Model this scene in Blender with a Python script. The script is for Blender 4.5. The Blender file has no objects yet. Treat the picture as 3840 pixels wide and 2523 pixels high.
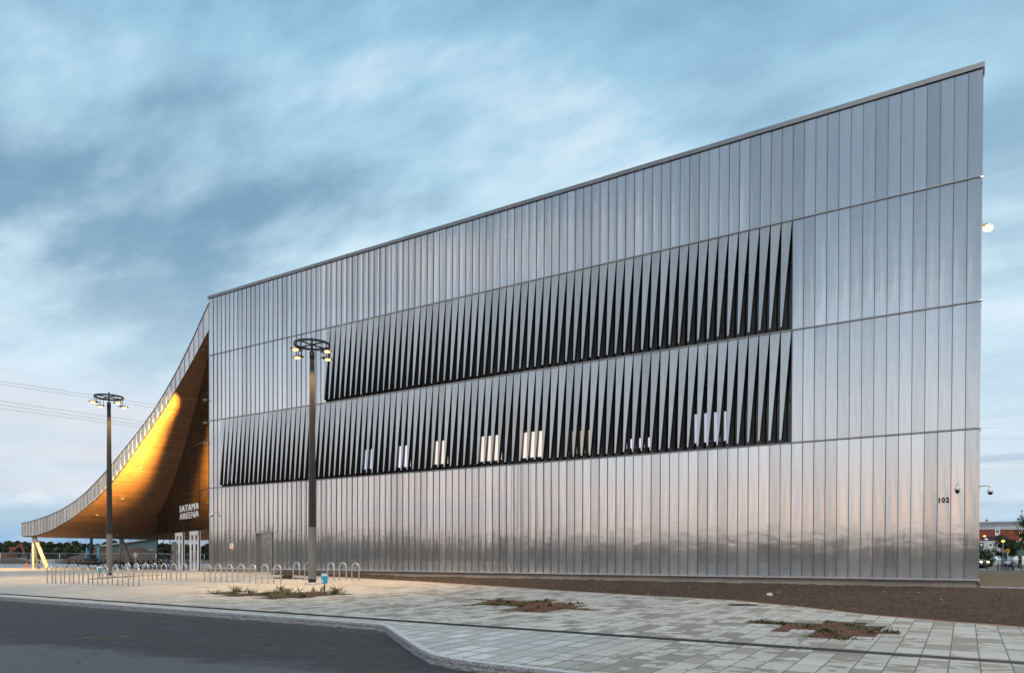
import bpy, bmesh, math, random
import numpy as np
from mathutils import Vector, Matrix, geometry, noise
random.seed(7)
S = bpy.context.scene
COL = S.collection
R = math.radians
SL, Z0 = .0187, .53                      # the plaza falls gently away from the wall
def pz(y): return Z0 + SL*min(y, 0.0)
W = .4                                   # width of one cladding panel
L = 103*W                                # length of the long wall
ZT, Z1, Z2, Z3, ZB = 18.05, 14.29, 10.14, 5.88, .80

# ---------------------------------------------------------------- helpers
class MB:
    def __init__(s): s.v = []; s.f = []; s.sm = []; s.mi = []
    def add(s, vs, fs, smooth=False, mi=0):
        o = len(s.v); s.v += [tuple(v) for v in vs]
        for f in fs: s.f.append(tuple(i+o for i in f)); s.sm.append(smooth); s.mi.append(mi)
    def box(s, x0, x1, y0, y1, z0, z1, mi=0):
        s.add([(x0,y0,z0),(x1,y0,z0),(x1,y1,z0),(x0,y1,z0),(x0,y0,z1),(x1,y0,z1),(x1,y1,z1),(x0,y1,z1)],
              [(0,3,2,1),(4,5,6,7),(0,1,5,4),(1,2,6,5),(2,3,7,6),(3,0,4,7)], mi=mi)
    def obox(s, c, ux, uy, uz, mi=0):     # oriented box: centre, half vectors
        c, ux, uy, uz = map(Vector, (c, ux, uy, uz)); vs = []
        for k in (-1, 1):
            for (i, j) in ((-1,-1),(1,-1),(1,1),(-1,1)): vs.append(c+ux*i+uy*j+uz*k)
        s.add(vs, [(0,3,2,1),(4,5,6,7),(0,1,5,4),(1,2,6,5),(2,3,7,6),(3,0,4,7)], mi=mi)
    def grid(s, P, smooth=False, mi=0):   # P[i][j] points
        n, m = len(P), len(P[0]); o = len(s.v)
        for row in P: s.v += [tuple(p) for p in row]
        for i in range(n-1):
            for j in range(m-1):
                s.f.append((o+i*m+j, o+(i+1)*m+j, o+(i+1)*m+j+1, o+i*m+j+1)); s.sm.append(smooth); s.mi.append(mi)
    def tube(s, pts, r, n=10, cap=True, smooth=True, mi=0):
        pts = [Vector(p) for p in pts]; rs = r if isinstance(r, (list, tuple)) else [r]*len(pts)
        ref = None; rings = []
        for i, p in enumerate(pts):
            d = (pts[min(i+1, len(pts)-1)]-pts[max(i-1, 0)]).normalized()
            if ref is None: ref = Vector((0,0,1)) if abs(d.z) < .9 else Vector((1,0,0))
            a = (ref - d*ref.dot(d)).normalized(); b = d.cross(a); ref = a
            rings.append([p+(a*math.cos(2*math.pi*k/n)+b*math.sin(2*math.pi*k/n))*rs[i] for k in range(n)])
        o = len(s.v)
        for rg in rings: s.v += [tuple(q) for q in rg]
        for i in range(len(rings)-1):
            for k in range(n):
                k2 = (k+1) % n
                s.f.append((o+i*n+k, o+i*n+k2, o+(i+1)*n+k2, o+(i+1)*n+k)); s.sm.append(smooth); s.mi.append(mi)
        if cap:
            s.f.append(tuple(o+k for k in range(n))[::-1]); s.sm.append(False); s.mi.append(mi)
            s.f.append(tuple(o+(len(rings)-1)*n+k for k in range(n))); s.sm.append(False); s.mi.append(mi)
    def lathe(s, prof, c=(0,0,0), n=20, smooth=True, mi=0):
        P = [[(c[0]+r*math.cos(2*math.pi*k/n), c[1]+r*math.sin(2*math.pi*k/n), c[2]+z) for k in range(n+1)] for r, z in prof]
        s.grid([list(q)[::-1] for q in P], smooth, mi)
    def blob(s, c, rx, ry, rz, seed=0, amp=.2, mi=0, n=10, smooth=True):
        P = []
        for i in range(n+1):
            th = math.pi*i/n; row = []
            for k in range(2*n+1):
                ph = 2*math.pi*(k % (2*n))/(2*n)
                d = Vector((math.sin(th)*math.cos(ph), math.sin(th)*math.sin(ph), math.cos(th)))
                q = 1+amp*noise.noise(d*1.7+Vector((seed*3.1, seed*1.7, seed)))*2
                row.append((c[0]+d.x*rx*q, c[1]+d.y*ry*q, c[2]+d.z*rz*q))
            P.append(row)
        s.grid(P, smooth, mi)
    def build(s, name, mat, parent=None):
        me = bpy.data.meshes.new(name); me.from_pydata(s.v, [], s.f)
        me.polygons.foreach_set('use_smooth', s.sm)
        ms = mat if isinstance(mat, (list, tuple)) else [mat]
        for m in ms: me.materials.append(m)
        if len(ms) > 1: me.polygons.foreach_set('material_index', s.mi)
        me.update()
        o = bpy.data.objects.new(name, me); COL.objects.link(o)
        if parent: o.parent = parent
        return o
def tag(o, label=None, cat=None, group=None, kind=None):
    if label: o['label'] = label
    if cat: o['category'] = cat
    if group: o['group'] = group
    if kind: o['kind'] = kind
    return o
def thing(name, label, cat, loc=(0,0,0), rz=0, group=None):
    o = bpy.data.objects.new(name, None); COL.objects.link(o); o.empty_display_size = .2
    o.location = loc; o.rotation_euler = (0, 0, rz)
    return tag(o, label, cat, group)
KIDS = {}
def copy_tree(o, parent=None):
    c = o.copy(); COL.objects.link(c)
    if parent: c.parent = parent
    for ch in list(o.children): copy_tree(ch, c)
    return c

# ---------------------------------------------------------------- node helpers
class NT:
    def __init__(s, tree): s.t = tree; s.n = tree.nodes; s.l = tree.links
    def new(s, ty, **k):
        nd = s.n.new(ty)
        for a, b in k.items(): setattr(nd, a, b)
        return nd
    def put(s, sock, v):
        if v is None: return
        if isinstance(v, bpy.types.NodeSocket): s.l.new(v, sock)
        else:
            if sock.type == 'RGBA' and len(v) == 3: v = (*v, 1)
            sock.default_value = v
    def math(s, op, a, b=None, c=None, clamp=False):
        nd = s.new('ShaderNodeMath', operation=op, use_clamp=clamp)
        for i, v in enumerate((a, b, c)): s.put(nd.inputs[i], v)
        return nd.outputs[0]
    def vmath(s, op, a, b=None):
        nd = s.new('ShaderNodeVectorMath', operation=op); s.put(nd.inputs[0], a); s.put(nd.inputs[1], b)
        return nd.outputs[0]
    def noise(s, vec, scale=1, detail=3, rough=.5, dist=0, col=False):
        nd = s.new('ShaderNodeTexNoise'); s.put(nd.inputs['Vector'], vec)
        nd.inputs['Scale'].default_value = scale; nd.inputs['Detail'].default_value = detail
        nd.inputs['Roughness'].default_value = rough; nd.inputs['Distortion'].default_value = dist
        return nd.outputs['Color' if col else 'Fac']
    def white(s, vec):
        nd = s.new('ShaderNodeTexWhiteNoise'); s.put(nd.inputs[0], vec); return nd.outputs['Value']
    def ramp(s, f, stops, interp='LINEAR'):
        nd = s.new('ShaderNodeValToRGB'); nd.color_ramp.interpolation = interp
        e = nd.color_ramp.elements
        while len(e) < len(stops): e.new(.5)
        for i, (p, c) in enumerate(stops):
            e[i].position = p; e[i].color = (c, c, c, 1) if isinstance(c, (int, float)) else (*c, 1)
        s.put(nd.inputs[0], f); return nd.outputs[0]
    def mix(s, f, a, b, mode='MIX'):
        nd = s.new('ShaderNodeMix', data_type='RGBA', blend_type=mode); nd.clamp_factor = True
        s.put(nd.inputs[0], f); s.put(nd.inputs[6], a); s.put(nd.inputs[7], b); return nd.outputs[2]
    def sstep(s, x, a, b):
        nd = s.new('ShaderNodeMapRange', interpolation_type='SMOOTHSTEP'); s.put(nd.inputs[0], x)
        nd.inputs[1].default_value = a; nd.inputs[2].default_value = b; return nd.outputs[0]
    def scale(s, vec, sc, loc=(0,0,0), rot=(0,0,0)):
        nd = s.new('ShaderNodeMapping'); s.put(nd.inputs[0], vec)
        nd.inputs['Scale'].default_value = sc; nd.inputs['Location'].default_value = loc; nd.inputs['Rotation'].default_value = rot
        return nd.outputs[0]
    def pos(s): return s.new('ShaderNodeNewGeometry').outputs['Position']
    def objc(s): return s.new('ShaderNodeTexCoord').outputs['Object']
    def sep(s, v):
        nd = s.new('ShaderNodeSeparateXYZ'); s.put(nd.inputs[0], v); return nd.outputs
    def comb(s, x, y, z=0.0):
        nd = s.new('ShaderNodeCombineXYZ'); s.put(nd.inputs[0], x); s.put(nd.inputs[1], y); s.put(nd.inputs[2], z); return nd.outputs[0]
    def bump(s, h, strength=.5, dist=.01):
        nd = s.new('ShaderNodeBump'); s.put(nd.inputs['Height'], h)
        nd.inputs['Strength'].default_value = strength; nd.inputs['Distance'].default_value = dist; return nd.outputs[0]
def mat(name, base=(.5,.5,.5), rough=.6, metal=0.0, spec=.5, nrm=None, emit=None, es=0, fn=None):
    m = bpy.data.materials.new(name); m.use_nodes = True
    t = NT(m.node_tree); b = m.node_tree.nodes['Principled BSDF']
    b.inputs['Base Color'].default_value = (*base, 1); b.inputs['Roughness'].default_value = rough
    b.inputs['Metallic'].default_value = metal; b.inputs['Specular IOR Level'].default_value = spec
    if emit: b.inputs['Emission Color'].default_value = (*emit, 1); b.inputs['Emission Strength'].default_value = es
    if fn:
        for k, v in fn(t).items(): t.put(b.inputs[k], v)
    return m
def varied(name, c, amt=.25, scale=3.0, rough=.6, metal=0.0, spec=.4, bump=.0, bdist=.01, st=(1,1,1)):
    def fn(t):
        p = t.scale(t.objc(), st)
        n = t.noise(p, scale, 5, .6); n2 = t.noise(p, scale*9, 3, .6)
        v = t.math('ADD', t.math('MULTIPLY', n, .7), t.math('MULTIPLY', n2, .3))
        col = t.mix(t.sstep(v, .3, .7), tuple(x*(1-amt) for x in c), tuple(min(1, x*(1+amt)) for x in c))
        d = {'Base Color': col}
        if bump: d['Normal'] = t.bump(v, bump, bdist)
        return d
    return mat(name, c, rough, metal, spec, fn=fn)

# ---------------------------------------------------------------- materials
def zinc(name, tint=(.50,.515,.53), r0=.2, patch=0.0, pw=W, off=0.0):
    def fn(t):
        p = t.objc(); x, y, z = t.sep(p)
        cell = t.math('FLOOR', t.math('DIVIDE', t.math('ADD', x, off), pw))
        band = t.math('ADD', t.math('GREATER_THAN', z, Z3), t.math('ADD', t.math('GREATER_THAN', z, Z2), t.math('GREATER_THAN', z, Z1)))
        wn = t.white(t.comb(cell, band, 3.0))
        wn2 = t.white(t.comb(cell, band, 9.0))
        streak = t.noise(t.scale(p, (9, 9, .35)), 1.0, 4, .6)
        fine = t.noise(t.scale(p, (60, 60, 3)), 1.0, 2, .5)
        grain = t.noise(t.scale(p, (3, 3, 14)), 1.0, 4, .7)
        v = t.math('ADD', .86, t.math('MULTIPLY', wn, .22))
        v = t.math('ADD', v, t.math('MULTIPLY', t.math('SUBTRACT', streak, .5), .16))
        v = t.math('ADD', v, t.math('MULTIPLY', t.math('SUBTRACT', grain, .5), .07))
        if patch:
            blot = t.noise(t.scale(p, (1.6, 1.6, 1.1)), 1.0, 5, .65, 1.2)
            v = t.math('ADD', v, t.math('MULTIPLY', t.math('SUBTRACT', blot, .5), patch))
        col = t.mix(1.0, (*tint, 1), t.comb(v, v, v), 'MULTIPLY')
        stain = t.math('MULTIPLY', t.sstep(t.noise(t.scale(p, (7, 7, .22), (5, 2, 1)), 1.0, 3, .55), .62, .8), t.math('MULTIPLY', wn2, .35))
        col = t.mix(stain, col, (.28, .25, .235))
        rg = t.math('ADD', r0, t.math('ADD', t.math('MULTIPLY', wn2, .03), t.math('MULTIPLY', streak, .06)))
        oil = t.noise(t.scale(p, (1.3, 1.3, 2.2)), 1.0, 2, .45, .3)
        h = t.math('ADD', oil, t.math('MULTIPLY', grain, .02))
        return {'Base Color': col, 'Roughness': rg, 'Normal': t.bump(h, .11, .02)}
    return mat(name, tint, .3, .83, .4, fn=fn)
M = {}
M['zinc'] = zinc('zinc_cladding', (.68,.69,.705), .055)
M['seam'] = varied('zinc_seam', (.19,.185,.185), .15, 4, .4, .9)
M['slat'] = zinc('zinc_slats', (.58,.58,.575), .22, .36)
M['fascia'] = zinc('zinc_fascia', (.66,.67,.68), .28, .1, .5, 40.0)
M['flash'] = varied('flashing_metal', (.42,.43,.44), .12, 2, .38, 1.0)
M['sill'] = varied('pale_sill_metal', (.75,.77,.79), .08, 2, .3, 1.0)
M['coping'] = varied('coping_metal', (.29,.29,.295), .12, .7, .42, 1.0)
M['recess'] = mat('recess_black', (.012,.012,.014), .6)
M['mull'] = mat('mullion_brown', (.014,.012,.012), .5)
def darkglass(t):
    p = t.objc(); x, y, z = t.sep(p)
    n = t.noise(p, .6, 2, .5)
    return {'Normal': t.bump(n, .08, .01)}
M['wglass'] = mat('window_glass', (.012,.012,.016), .06, 0, .6, fn=darkglass)
def facadeglass(t):
    p = t.objc(); n = t.noise(p, .5, 2, .5)
    return {'Normal': t.bump(n, .05, .01)}
M['eglass_dark'] = mat('dim_reflection_glass', (.20,.215,.225), .02, 1.0, fn=lambda t: {'Normal': t.bump(t.noise(t.objc(), .5, 2, .5), .06, .01)})  # upper entrance glass, dim soffit reflection put into a darker base colour
M['eglass'] = mat('entrance_glass', (.62,.66,.72), .015, 1.0, fn=lambda t: {'Normal': t.bump(t.noise(t.objc(), .5, 2, .5), .06, .01)})
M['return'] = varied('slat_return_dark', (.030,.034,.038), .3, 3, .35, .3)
M['white'] = mat('white_frame', (.78,.78,.76), .4)
M['lettering'] = mat('white_lettering', (.85,.85,.85), .4, emit=(1,1,1), es=.15)
M['black'] = mat('black_paint', (.012,.012,.012), .4)
M['lit_cool'] = mat('lit_window_pale', (.5,.5,.5), .3, emit=(.75,.72,.95), es=.95)
M['lit_dim'] = mat('lit_window_dim', (.5,.5,.5), .3, emit=(.62,.66,.90), es=.6)
M['lit_warm'] = mat('lit_window_amber', (.5,.4,.2), .3, emit=(.85,.62,.36), es=.5)
M['lit_pink'] = mat('lit_window_rose', (.5,.4,.4), .3, emit=(.98,.80,.66), es=.9)
M['plinth'] = varied('plinth_concrete', (.36,.315,.275), .22, .8, .85, bump=.2, st=(1,1,3))
def steel(t):
    p = t.objc(); n = t.noise(t.scale(p, (1.4, 1, .9)), 2.2, 4, .6, .8)
    return {'Base Color': t.mix(n, (.36,.36,.35), (.6,.58,.55)), 'Normal': t.bump(n, .5, .03)}
M['steel'] = mat('door_steel', (.5,.5,.48), .2, 1.0, fn=steel)
def woodfn(t):
    p = t.objc(); x, y, z = t.sep(p)
    g = t.noise(t.scale(p, (6, .35, 6)), 1.0, 4, .6)
    b = t.white(t.comb(t.math('FLOOR', t.math('MULTIPLY', z, 11.0)), t.math('FLOOR', t.math('MULTIPLY', y, .28)), 1.0))
    return {'Base Color': t.mix(t.math('ADD', t.math('MULTIPLY', g, .55), t.math('MULTIPLY', b, .45)), (.16,.085,.045), (.34,.19,.10))}
M['wood'] = mat('soffit_timber', (.3,.17,.09), .55, spec=.3, fn=woodfn)
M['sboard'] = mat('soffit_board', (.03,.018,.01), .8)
M['column'] = varied('column_timber', (.60,.58,.56), .1, 3, .5)
M['roof'] = varied('roof_felt', (.08,.08,.085), .2, 1, .9)
M['bronze'] = varied('pole_bronze', (.021,.018,.016), .12, 3, .42, 0, .5)
M['grey_sleeve'] = varied('pole_sleeve_grey', (.17,.165,.16), .12, 3, .5, 0, .5)
M['concrete'] = varied('footing_concrete', (.42,.40,.38), .2, 6, .9, bump=.3)
M['galv'] = varied('galvanised_steel', (.58,.595,.61), .15, 12, .4, .85)
M['lamp'] = mat('lamp_glow', (1,.8,.5), .4, emit=(1,.50,.09), es=9)
M['lamp_hot'] = mat('lamp_hot', (1,.8,.5), .4, emit=(1,.62,.18), es=16)
M['camera_white'] = mat('white_plastic', (.75,.75,.74), .35)
M['cyan'] = varied('cyan_sign', (.03,.38,.62), .06, 3, .4)
M['teal'] = varied('teal_sign', (.06,.32,.36), .08, 3, .45)
M['red'] = mat('signal_red', (.75,.08,.02), .5)
M['stick'] = varied('sign_stake', (.14,.11,.10), .15, 5, .7)
M['grate'] = varied('drain_iron', (.035,.033,.032), .3, 9, .6, .2)
M['iron'] = varied('cast_iron', (.09,.075,.06), .3, 9, .6, .3, bump=.4)

# paving: 33 x 57 cm slabs, some stained, some with a pale bloom
def paving(t):
    p = t.pos(); x, y, z = t.sep(p)
    u = t.math('DIVIDE', t.math('SUBTRACT', x, 38.34), .331); v = t.math('DIVIDE', t.math('ADD', y, 16.49), .57)
    cu, cv = t.math('FLOOR', u), t.math('FLOOR', v)
    fu, fv = t.math('FRACT', u), t.math('FRACT', v)
    du = t.math('MULTIPLY', t.math('MINIMUM', fu, t.math('SUBTRACT', 1.0, fu)), .331)
    dv = t.math('MULTIPLY', t.math('MINIMUM', fv, t.math('SUBTRACT', 1.0, fv)), .57)
    d = t.math('MINIMUM', du, dv)
    r1 = t.white(t.comb(cu, cv, 0.0)); r2 = t.white(t.comb(cu, cv, 5.0)); r3 = t.white(t.comb(cu, cv, 8.0))
    col = t.mix(r1, (.50,.465,.405), (.635,.60,.54))
    fine = t.noise(p, 55, 3, .6); col = t.mix(t.math('MULTIPLY', fine, .35), col, (.36,.35,.33))
    # half-slab tone step
    half = t.math('GREATER_THAN', fv, .5); col = t.mix(t.math('MULTIPLY', half, t.math('MULTIPLY', r3, .18)), col, (.40,.385,.35))
    big = t.noise(t.scale(p, (.22, .22, .22)), 1.0, 3, .5)
    st = t.noise(t.comb(t.math('MULTIPLY', x, 2.6), t.math('ADD', t.math('MULTIPLY', y, 4.0), t.math('MULTIPLY', r1, 40.0))), 1.0, 3, .6, .4)
    thr = t.math('SUBTRACT', .735, t.math('ADD', t.math('MULTIPLY', t.math('POWER', r2, 2.5), .34), t.math('MULTIPLY', big, .24)))
    sm = t.math('MULTIPLY', t.sstep(t.math('SUBTRACT', st, thr), -.01, .035), t.math('ADD', .22, t.math('MULTIPLY', t.sstep(x, 15, 29), .78)))
    col = t.mix(t.math('MULTIPLY', sm, .72), col, (.19,.16,.125))
    full = t.math('MULTIPLY', t.math('GREATER_THAN', r3, .972), .6); col = t.mix(full, col, (.24,.21,.175))
    # pale bloom in the middle of slabs beyond the drain
    near = t.math('MULTIPLY', t.sstep(y, -17.4, -18.2), t.sstep(x, 37.5, 35.0))
    cen = t.math('MULTIPLY', t.sstep(d, .015, .06), t.math('GREATER_THAN', r2, .45))
    col = t.mix(t.math('MULTIPLY', near, .65), col, (.40,.415,.40))
    col = t.mix(t.math('MULTIPLY', t.math('MULTIPLY', near, cen), t.math('ADD', .15, t.math('MULTIPLY', r1, .5))), col, (.72,.74,.72))
    jw = t.math('SUBTRACT', 1.0, t.sstep(d, .004, .012))
    col = t.mix(t.math('MULTIPLY', jw, .85), col, (.10,.095,.09))
    h = t.math('ADD', t.math('MULTIPLY', t.sstep(d, .0, .012), 1.0), t.math('MULTIPLY', fine, .08))
    rg = t.math('SUBTRACT', .78, t.math('MULTIPLY', sm, .2))
    return {'Base Color': col, 'Roughness': rg, 'Normal': t.bump(h, .5, .006)}
M['paving'] = mat('concrete_paving', (.5,.48,.45), .75, spec=.35, fn=paving)
def asphalt(t):
    p = t.pos(); x, y, z = t.sep(p)
    f = t.sstep(t.noise(p, 70, 3, .7), .36, .64); g = t.noise(p, 22, 4, .65); b = t.noise(t.scale(p, (.35, .8, 1)), 1.0, 4, .6, .6)
    edge = t.sstep(t.math('ADD', y, t.math('ADD', t.math('MULTIPLY', b, 2.2), t.math('MULTIPLY', x, -.10))), -24.6, -24.1)
    col = t.mix(edge, t.mix(f, (.070,.072,.082), (.165,.168,.182)), t.mix(f, (.022,.021,.022), (.066,.062,.062)))
    col = t.mix(t.math('MULTIPLY', t.sstep(b, .52, .75), .35), col, (.12,.105,.09))
    vo = t.new('ShaderNodeTexVoronoi', feature='DISTANCE_TO_EDGE'); t.put(vo.inputs['Vector'], t.vmath('ADD', p, t.scale(t.noise(p, 1.6, 4, .6, col=True), (.7,.7,0)))); vo.inputs['Scale'].default_value = .28
    crack = t.math('MULTIPLY', t.math('SUBTRACT', 1.0, t.sstep(vo.outputs['Distance'], .0015, .006)), t.sstep(t.noise(p, .35, 2, .5), .48, .6)); col = t.mix(t.math('MULTIPLY', crack, .7), col, (.015,.015,.016))
    grit = t.math('MULTIPLY', t.sstep(t.math('ADD', y, t.math('MULTIPLY', x, .034)), -17.95, -17.3), t.sstep(t.noise(p, 9, 4, .7), .45, .62)); col = t.mix(t.math('MULTIPLY', grit, .6), col, (.17,.145,.12))
    mot = t.noise(t.scale(p, (1.2, 3.0, 1)), 2.0, 6, .7, .4); col = t.mix(t.math('MULTIPLY', t.sstep(mot, .42, .7), .45), col, (.10,.10,.108)); col = t.mix(t.math('MULTIPLY', t.sstep(mot, .5, .3), .35), col, (.025,.025,.028))
    stones = t.sstep(t.noise(p, 60, 2, .6), .62, .72); col = t.mix(t.math('MULTIPLY', stones, .55), col, (.24,.24,.25))
    return {'Base Color': col, 'Normal': t.bump(t.math('ADD', f, g), .7, .008), 'Roughness': t.math('ADD', .62, t.math('MULTIPLY', g, .25))}
M['asphalt'] = mat('asphalt', (.06,.06,.065), .75, spec=.4, fn=asphalt)
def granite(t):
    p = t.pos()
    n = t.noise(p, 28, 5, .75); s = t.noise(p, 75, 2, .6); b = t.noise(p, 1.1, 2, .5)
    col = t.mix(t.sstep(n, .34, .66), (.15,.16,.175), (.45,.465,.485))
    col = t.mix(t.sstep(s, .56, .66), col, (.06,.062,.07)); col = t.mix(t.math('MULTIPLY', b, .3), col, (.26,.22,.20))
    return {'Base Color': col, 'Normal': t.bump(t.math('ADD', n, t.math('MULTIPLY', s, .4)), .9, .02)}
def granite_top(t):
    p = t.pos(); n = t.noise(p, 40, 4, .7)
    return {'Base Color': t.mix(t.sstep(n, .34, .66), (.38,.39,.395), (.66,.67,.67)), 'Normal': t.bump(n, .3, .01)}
M['granite_top'] = mat('kerb_granite_lit_top', (.5,.5,.5), .8, fn=granite_top)  # kerb top, coloured lighter for the fuller light it gets
M['granite'] = mat('kerb_granite_shaded_front', (.4,.4,.42), .8, fn=granite)  # kerb front, its weaker light put into a darker colour
def soilfn(c0, c1, c2, green=.0):
    def fn(t):
        p = t.pos()
        n = t.noise(p, 7, 6, .7, .3); m = t.noise(p, 32, 4, .7); b = t.noise(p, .7, 3, .5)
        col = t.mix(t.sstep(n, .35, .65), c0, c1); col = t.mix(t.math('MULTIPLY', t.sstep(m, .55, .72), .6), col, c2)
        if green:
            g = t.math('MULTIPLY', t.sstep(b, .48, .66), t.sstep(m, .45, .6)); col = t.mix(t.math('MULTIPLY', g, green), col, (.045,.058,.022))
        return {'Base Color': col, 'Normal': t.bump(t.math('ADD', n, t.math('MULTIPLY', m, .5)), 1.0, .06)}
    return fn
M['soil'] = mat('dark_soil', (.08,.06,.05), .95, spec=.15, fn=soilfn((.06,.041,.029), (.15,.102,.074), (.23,.165,.12), .5))
M['bedsoil'] = mat('reddish_bed_soil', (.14,.09,.065), .95, spec=.15, fn=soilfn((.12,.062,.042), (.24,.125,.085), (.33,.22,.16), .2))
M['sand'] = mat('sandy_yard', (.2,.16,.12), .95, spec=.15, fn=soilfn((.15,.115,.075), (.25,.20,.135), (.30,.25,.18), .15))
M['edging'] = varied('red_gravel_edging', (.33,.185,.12), .3, 8, .95, bump=.5, bdist=.02)
M['field'] = mat('site_ground', (.15,.12,.1), .95, spec=.15, fn=soilfn((.17,.145,.125), (.27,.235,.21), (.38,.35,.33), .2))
M['paleroad'] = varied('pale_site_road', (.34,.35,.36), .2, .25, .8, st=(1,3,1))
M['dirt'] = mat('mound_dirt', (.14,.1,.075), .95, spec=.1, fn=soilfn((.075,.05,.038), (.15,.105,.078), (.22,.165,.13), .3))
def leaf(name, a, b):
    def fn(t):
        i = t.new('ShaderNodeObjectInfo').outputs['Random']
        p = t.pos(); n = t.noise(p, .9, 3, .6); m = t.white(t.vmath('FLOOR', t.scale(p, (3,3,3))))
        return {'Base Color': t.mix(t.math('ADD', t.math('MULTIPLY', n, .6), t.math('MULTIPLY', m, .4)), a, b)}
    return mat(name, a, .7, spec=.25, fn=fn)
M['forest'] = leaf('far_forest', (.030,.042,.022), (.075,.088,.042))
M['forest_pale'] = leaf('lit_far_forest', (.055,.065,.042), (.12,.13,.08))  # paler copy of the forest, light and haze put into the leaf colours
M['leaf'] = leaf('tree_leaves', (.022,.042,.018), (.075,.115,.04))
M['weed'] = leaf('weed_leaves', (.045,.065,.018), (.13,.15,.05))
M['dryweed'] = leaf('dry_weed', (.12,.10,.05), (.24,.21,.11))
M['bark'] = varied('bark', (.07,.055,.045), .3, 6, .9, bump=.5)

# ---------------------------------------------------------------- GROUND
m = MB()
def zg(x, y):
    if y >= 1.5: return .45
    if y >= -1.0: return .50 + (.45-.50)*(y+1)/2.5 - .22*(1-(y+1)/2.5)
    return .53+SL*max(y, -70)-.25
xs = [-2500,-900,-400,-150,-60,-30,0,20,45,60,120,400,900,2500]
ys = [-2500,-900,-300,-120,-70,-45,-30,-15,-8,-4,-1,.25,1.5,10,40,120,400,900,2500]
m.grid([[(x, y, zg(x, y)) for y in ys] for x in xs])
tag(m.build('ground', M['field']), kind='structure')

def lerp_poly(pts, x):
    for (a, b), (c, d) in zip(pts, pts[1:]):
        if a <= x <= c: return b+(d-b)*(x-a)/(c-a)
    return pts[0][1] if x < pts[0][0] else pts[-1][1]
KERB = [(-60,-15.25),(-15,-16.83),(0,-17.35),(12,-17.76),(24,-18.08),(29.5,-18.24),(31.0,-18.32),(31.35,-18.48),(31.86,-18.9),(32.9,-19.76),(34.0,-20.66),(34.5,-21.0),(35.0,-21.17),(35.6,-21.25),(36.8,-21.33),(39,-21.38),(50,-21.4)]
SOILEDGE = [(6.6,-.02),(6.8,-1.0),(10.4,-1.65),(14.6,-2.62),(20.6,-4.27),(25.6,-6.05),(29.5,-7.5),(32.5,-8.45),(34.3,-8.88),(35.7,-9.3),(37.5,-10.6),(39.27,-12.1),(40.4,-12.68),(41.7,-13.25),(44,-14.2),(50,-16.6)]
BEDS = {
 'near_lamp': [(19.0,-13.9),(19.0,-12.9),(18.75,-12.9),(18.75,-12.1),(19.7,-12.1),(19.7,-12.9),(20.3,-12.9),(20.3,-11.4),(20.7,-11.4),(20.7,-11.9),(21.6,-11.9),(21.6,-11.1),(22.7,-11.1),(22.7,-11.7),(24.1,-11.7),(24.1,-12.3),(23.8,-12.3),(23.8,-13.4),(24.0,-13.4),(24.0,-14.0),(23.5,-14.0),(23.5,-14.6),(22.5,-14.6),(22.5,-13.9),(21.6,-13.9),(21.6,-14.4),(20.4,-14.4),(20.4,-13.9)],
 'middle': [(28.75,-12.2),(28.75,-11.6),(29.25,-11.6),(29.25,-11.0),(29.6,-11.0),(29.6,-11.6),(30.6,-11.6),(30.6,-11.1),(31.3,-11.1),(31.3,-11.75),(32.3,-11.75),(32.3,-12.35),(32.75,-12.35),(32.75,-13.1),(33.55,-13.1),(33.55,-13.7),(32.7,-13.7),(32.7,-14.7),(31.6,-14.7),(31.6,-14.1),(31.3,-14.1),(31.3,-13.5),(30.2,-13.5),(30.2,-13.9),(29.8,-13.9),(29.8,-12.9),(29.5,-12.9),(29.5,-12.2)],
 'right': [(37.17,-14.78),(37.17,-14.21),(38.5,-14.21),(38.5,-13.64),(39.26,-13.64),(39.26,-14.21),(39.58,-14.21),(39.58,-14.85),(39.91,-14.85),(39.91,-15.4),(39.6,-15.4),(39.6,-15.97),(39.27,-15.97),(39.27,-16.5),(38.6,-16.5),(38.6,-15.4),(38.22,-15.4),(38.22,-15.93),(37.92,-15.93),(37.92,-14.78)],
 'far_lamp': [(3.4,-9.7),(1.6,-7.4),(.6,-5.6),(1.2,-4.9),(2.3,-4.3),(2.6,-4.7),(1.7,-5.6),(2.2,-6.6),(3.6,-9.2)],
 'by_wall': [(11.0,-4.75),(11.0,-3.7),(13.2,-3.55),(13.2,-4.1),(14.4,-4.3),(14.4,-4.9),(12.3,-4.9)],
}
# plaza sheet with real openings for the planting beds
verts = []; edges = []
def ring(pts):
    o = len(verts); verts.extend(Vector(p) for p in pts); n = len(pts)
    edges.extend((o+i, o+(i+1) % n) for i in range(n))
inner = [(x, y+.12) for x, y in KERB]
front = [(x, y) for x, y in inner if -31 < x]
front = [(-31, lerp_poly(inner, -31))]+front
back = [(50,-16.6)]+[q for q in SOILEDGE[::-1] if q[0] < 50]
outline = front+back+[(6.5,0.0),(0,0.0),(-31,0.0)]
ring(outline)
for b in BEDS.values(): ring(b)
cv, ce, cf, *_ = geometry.delaunay_2d_cdt(verts, edges, [], 1, 1e-5)
def inside(pts, x, y):
    c = False; j = len(pts)-1
    for i in range(len(pts)):
        if (pts[i][1] > y) != (pts[j][1] > y) and x < (pts[j][0]-pts[i][0])*(y-pts[i][1])/(pts[j][1]-pts[i][1])+pts[i][0]: c = not c
        j = i
    return c
m = MB()
fs = []
for f in cf:
    cx = sum(cv[i].x for i in f)/len(f); cy = sum(cv[i].y for i in f)/len(f)
    if not inside(outline, cx, cy): continue
    if any(inside(b, cx, cy) for b in BEDS.values()): continue
    a = (cv[f[1]]-cv[f[0]]).cross(cv[f[2]]-cv[f[0]]); fs.append(tuple(f) if a > 0 else tuple(f)[::-1])
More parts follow.
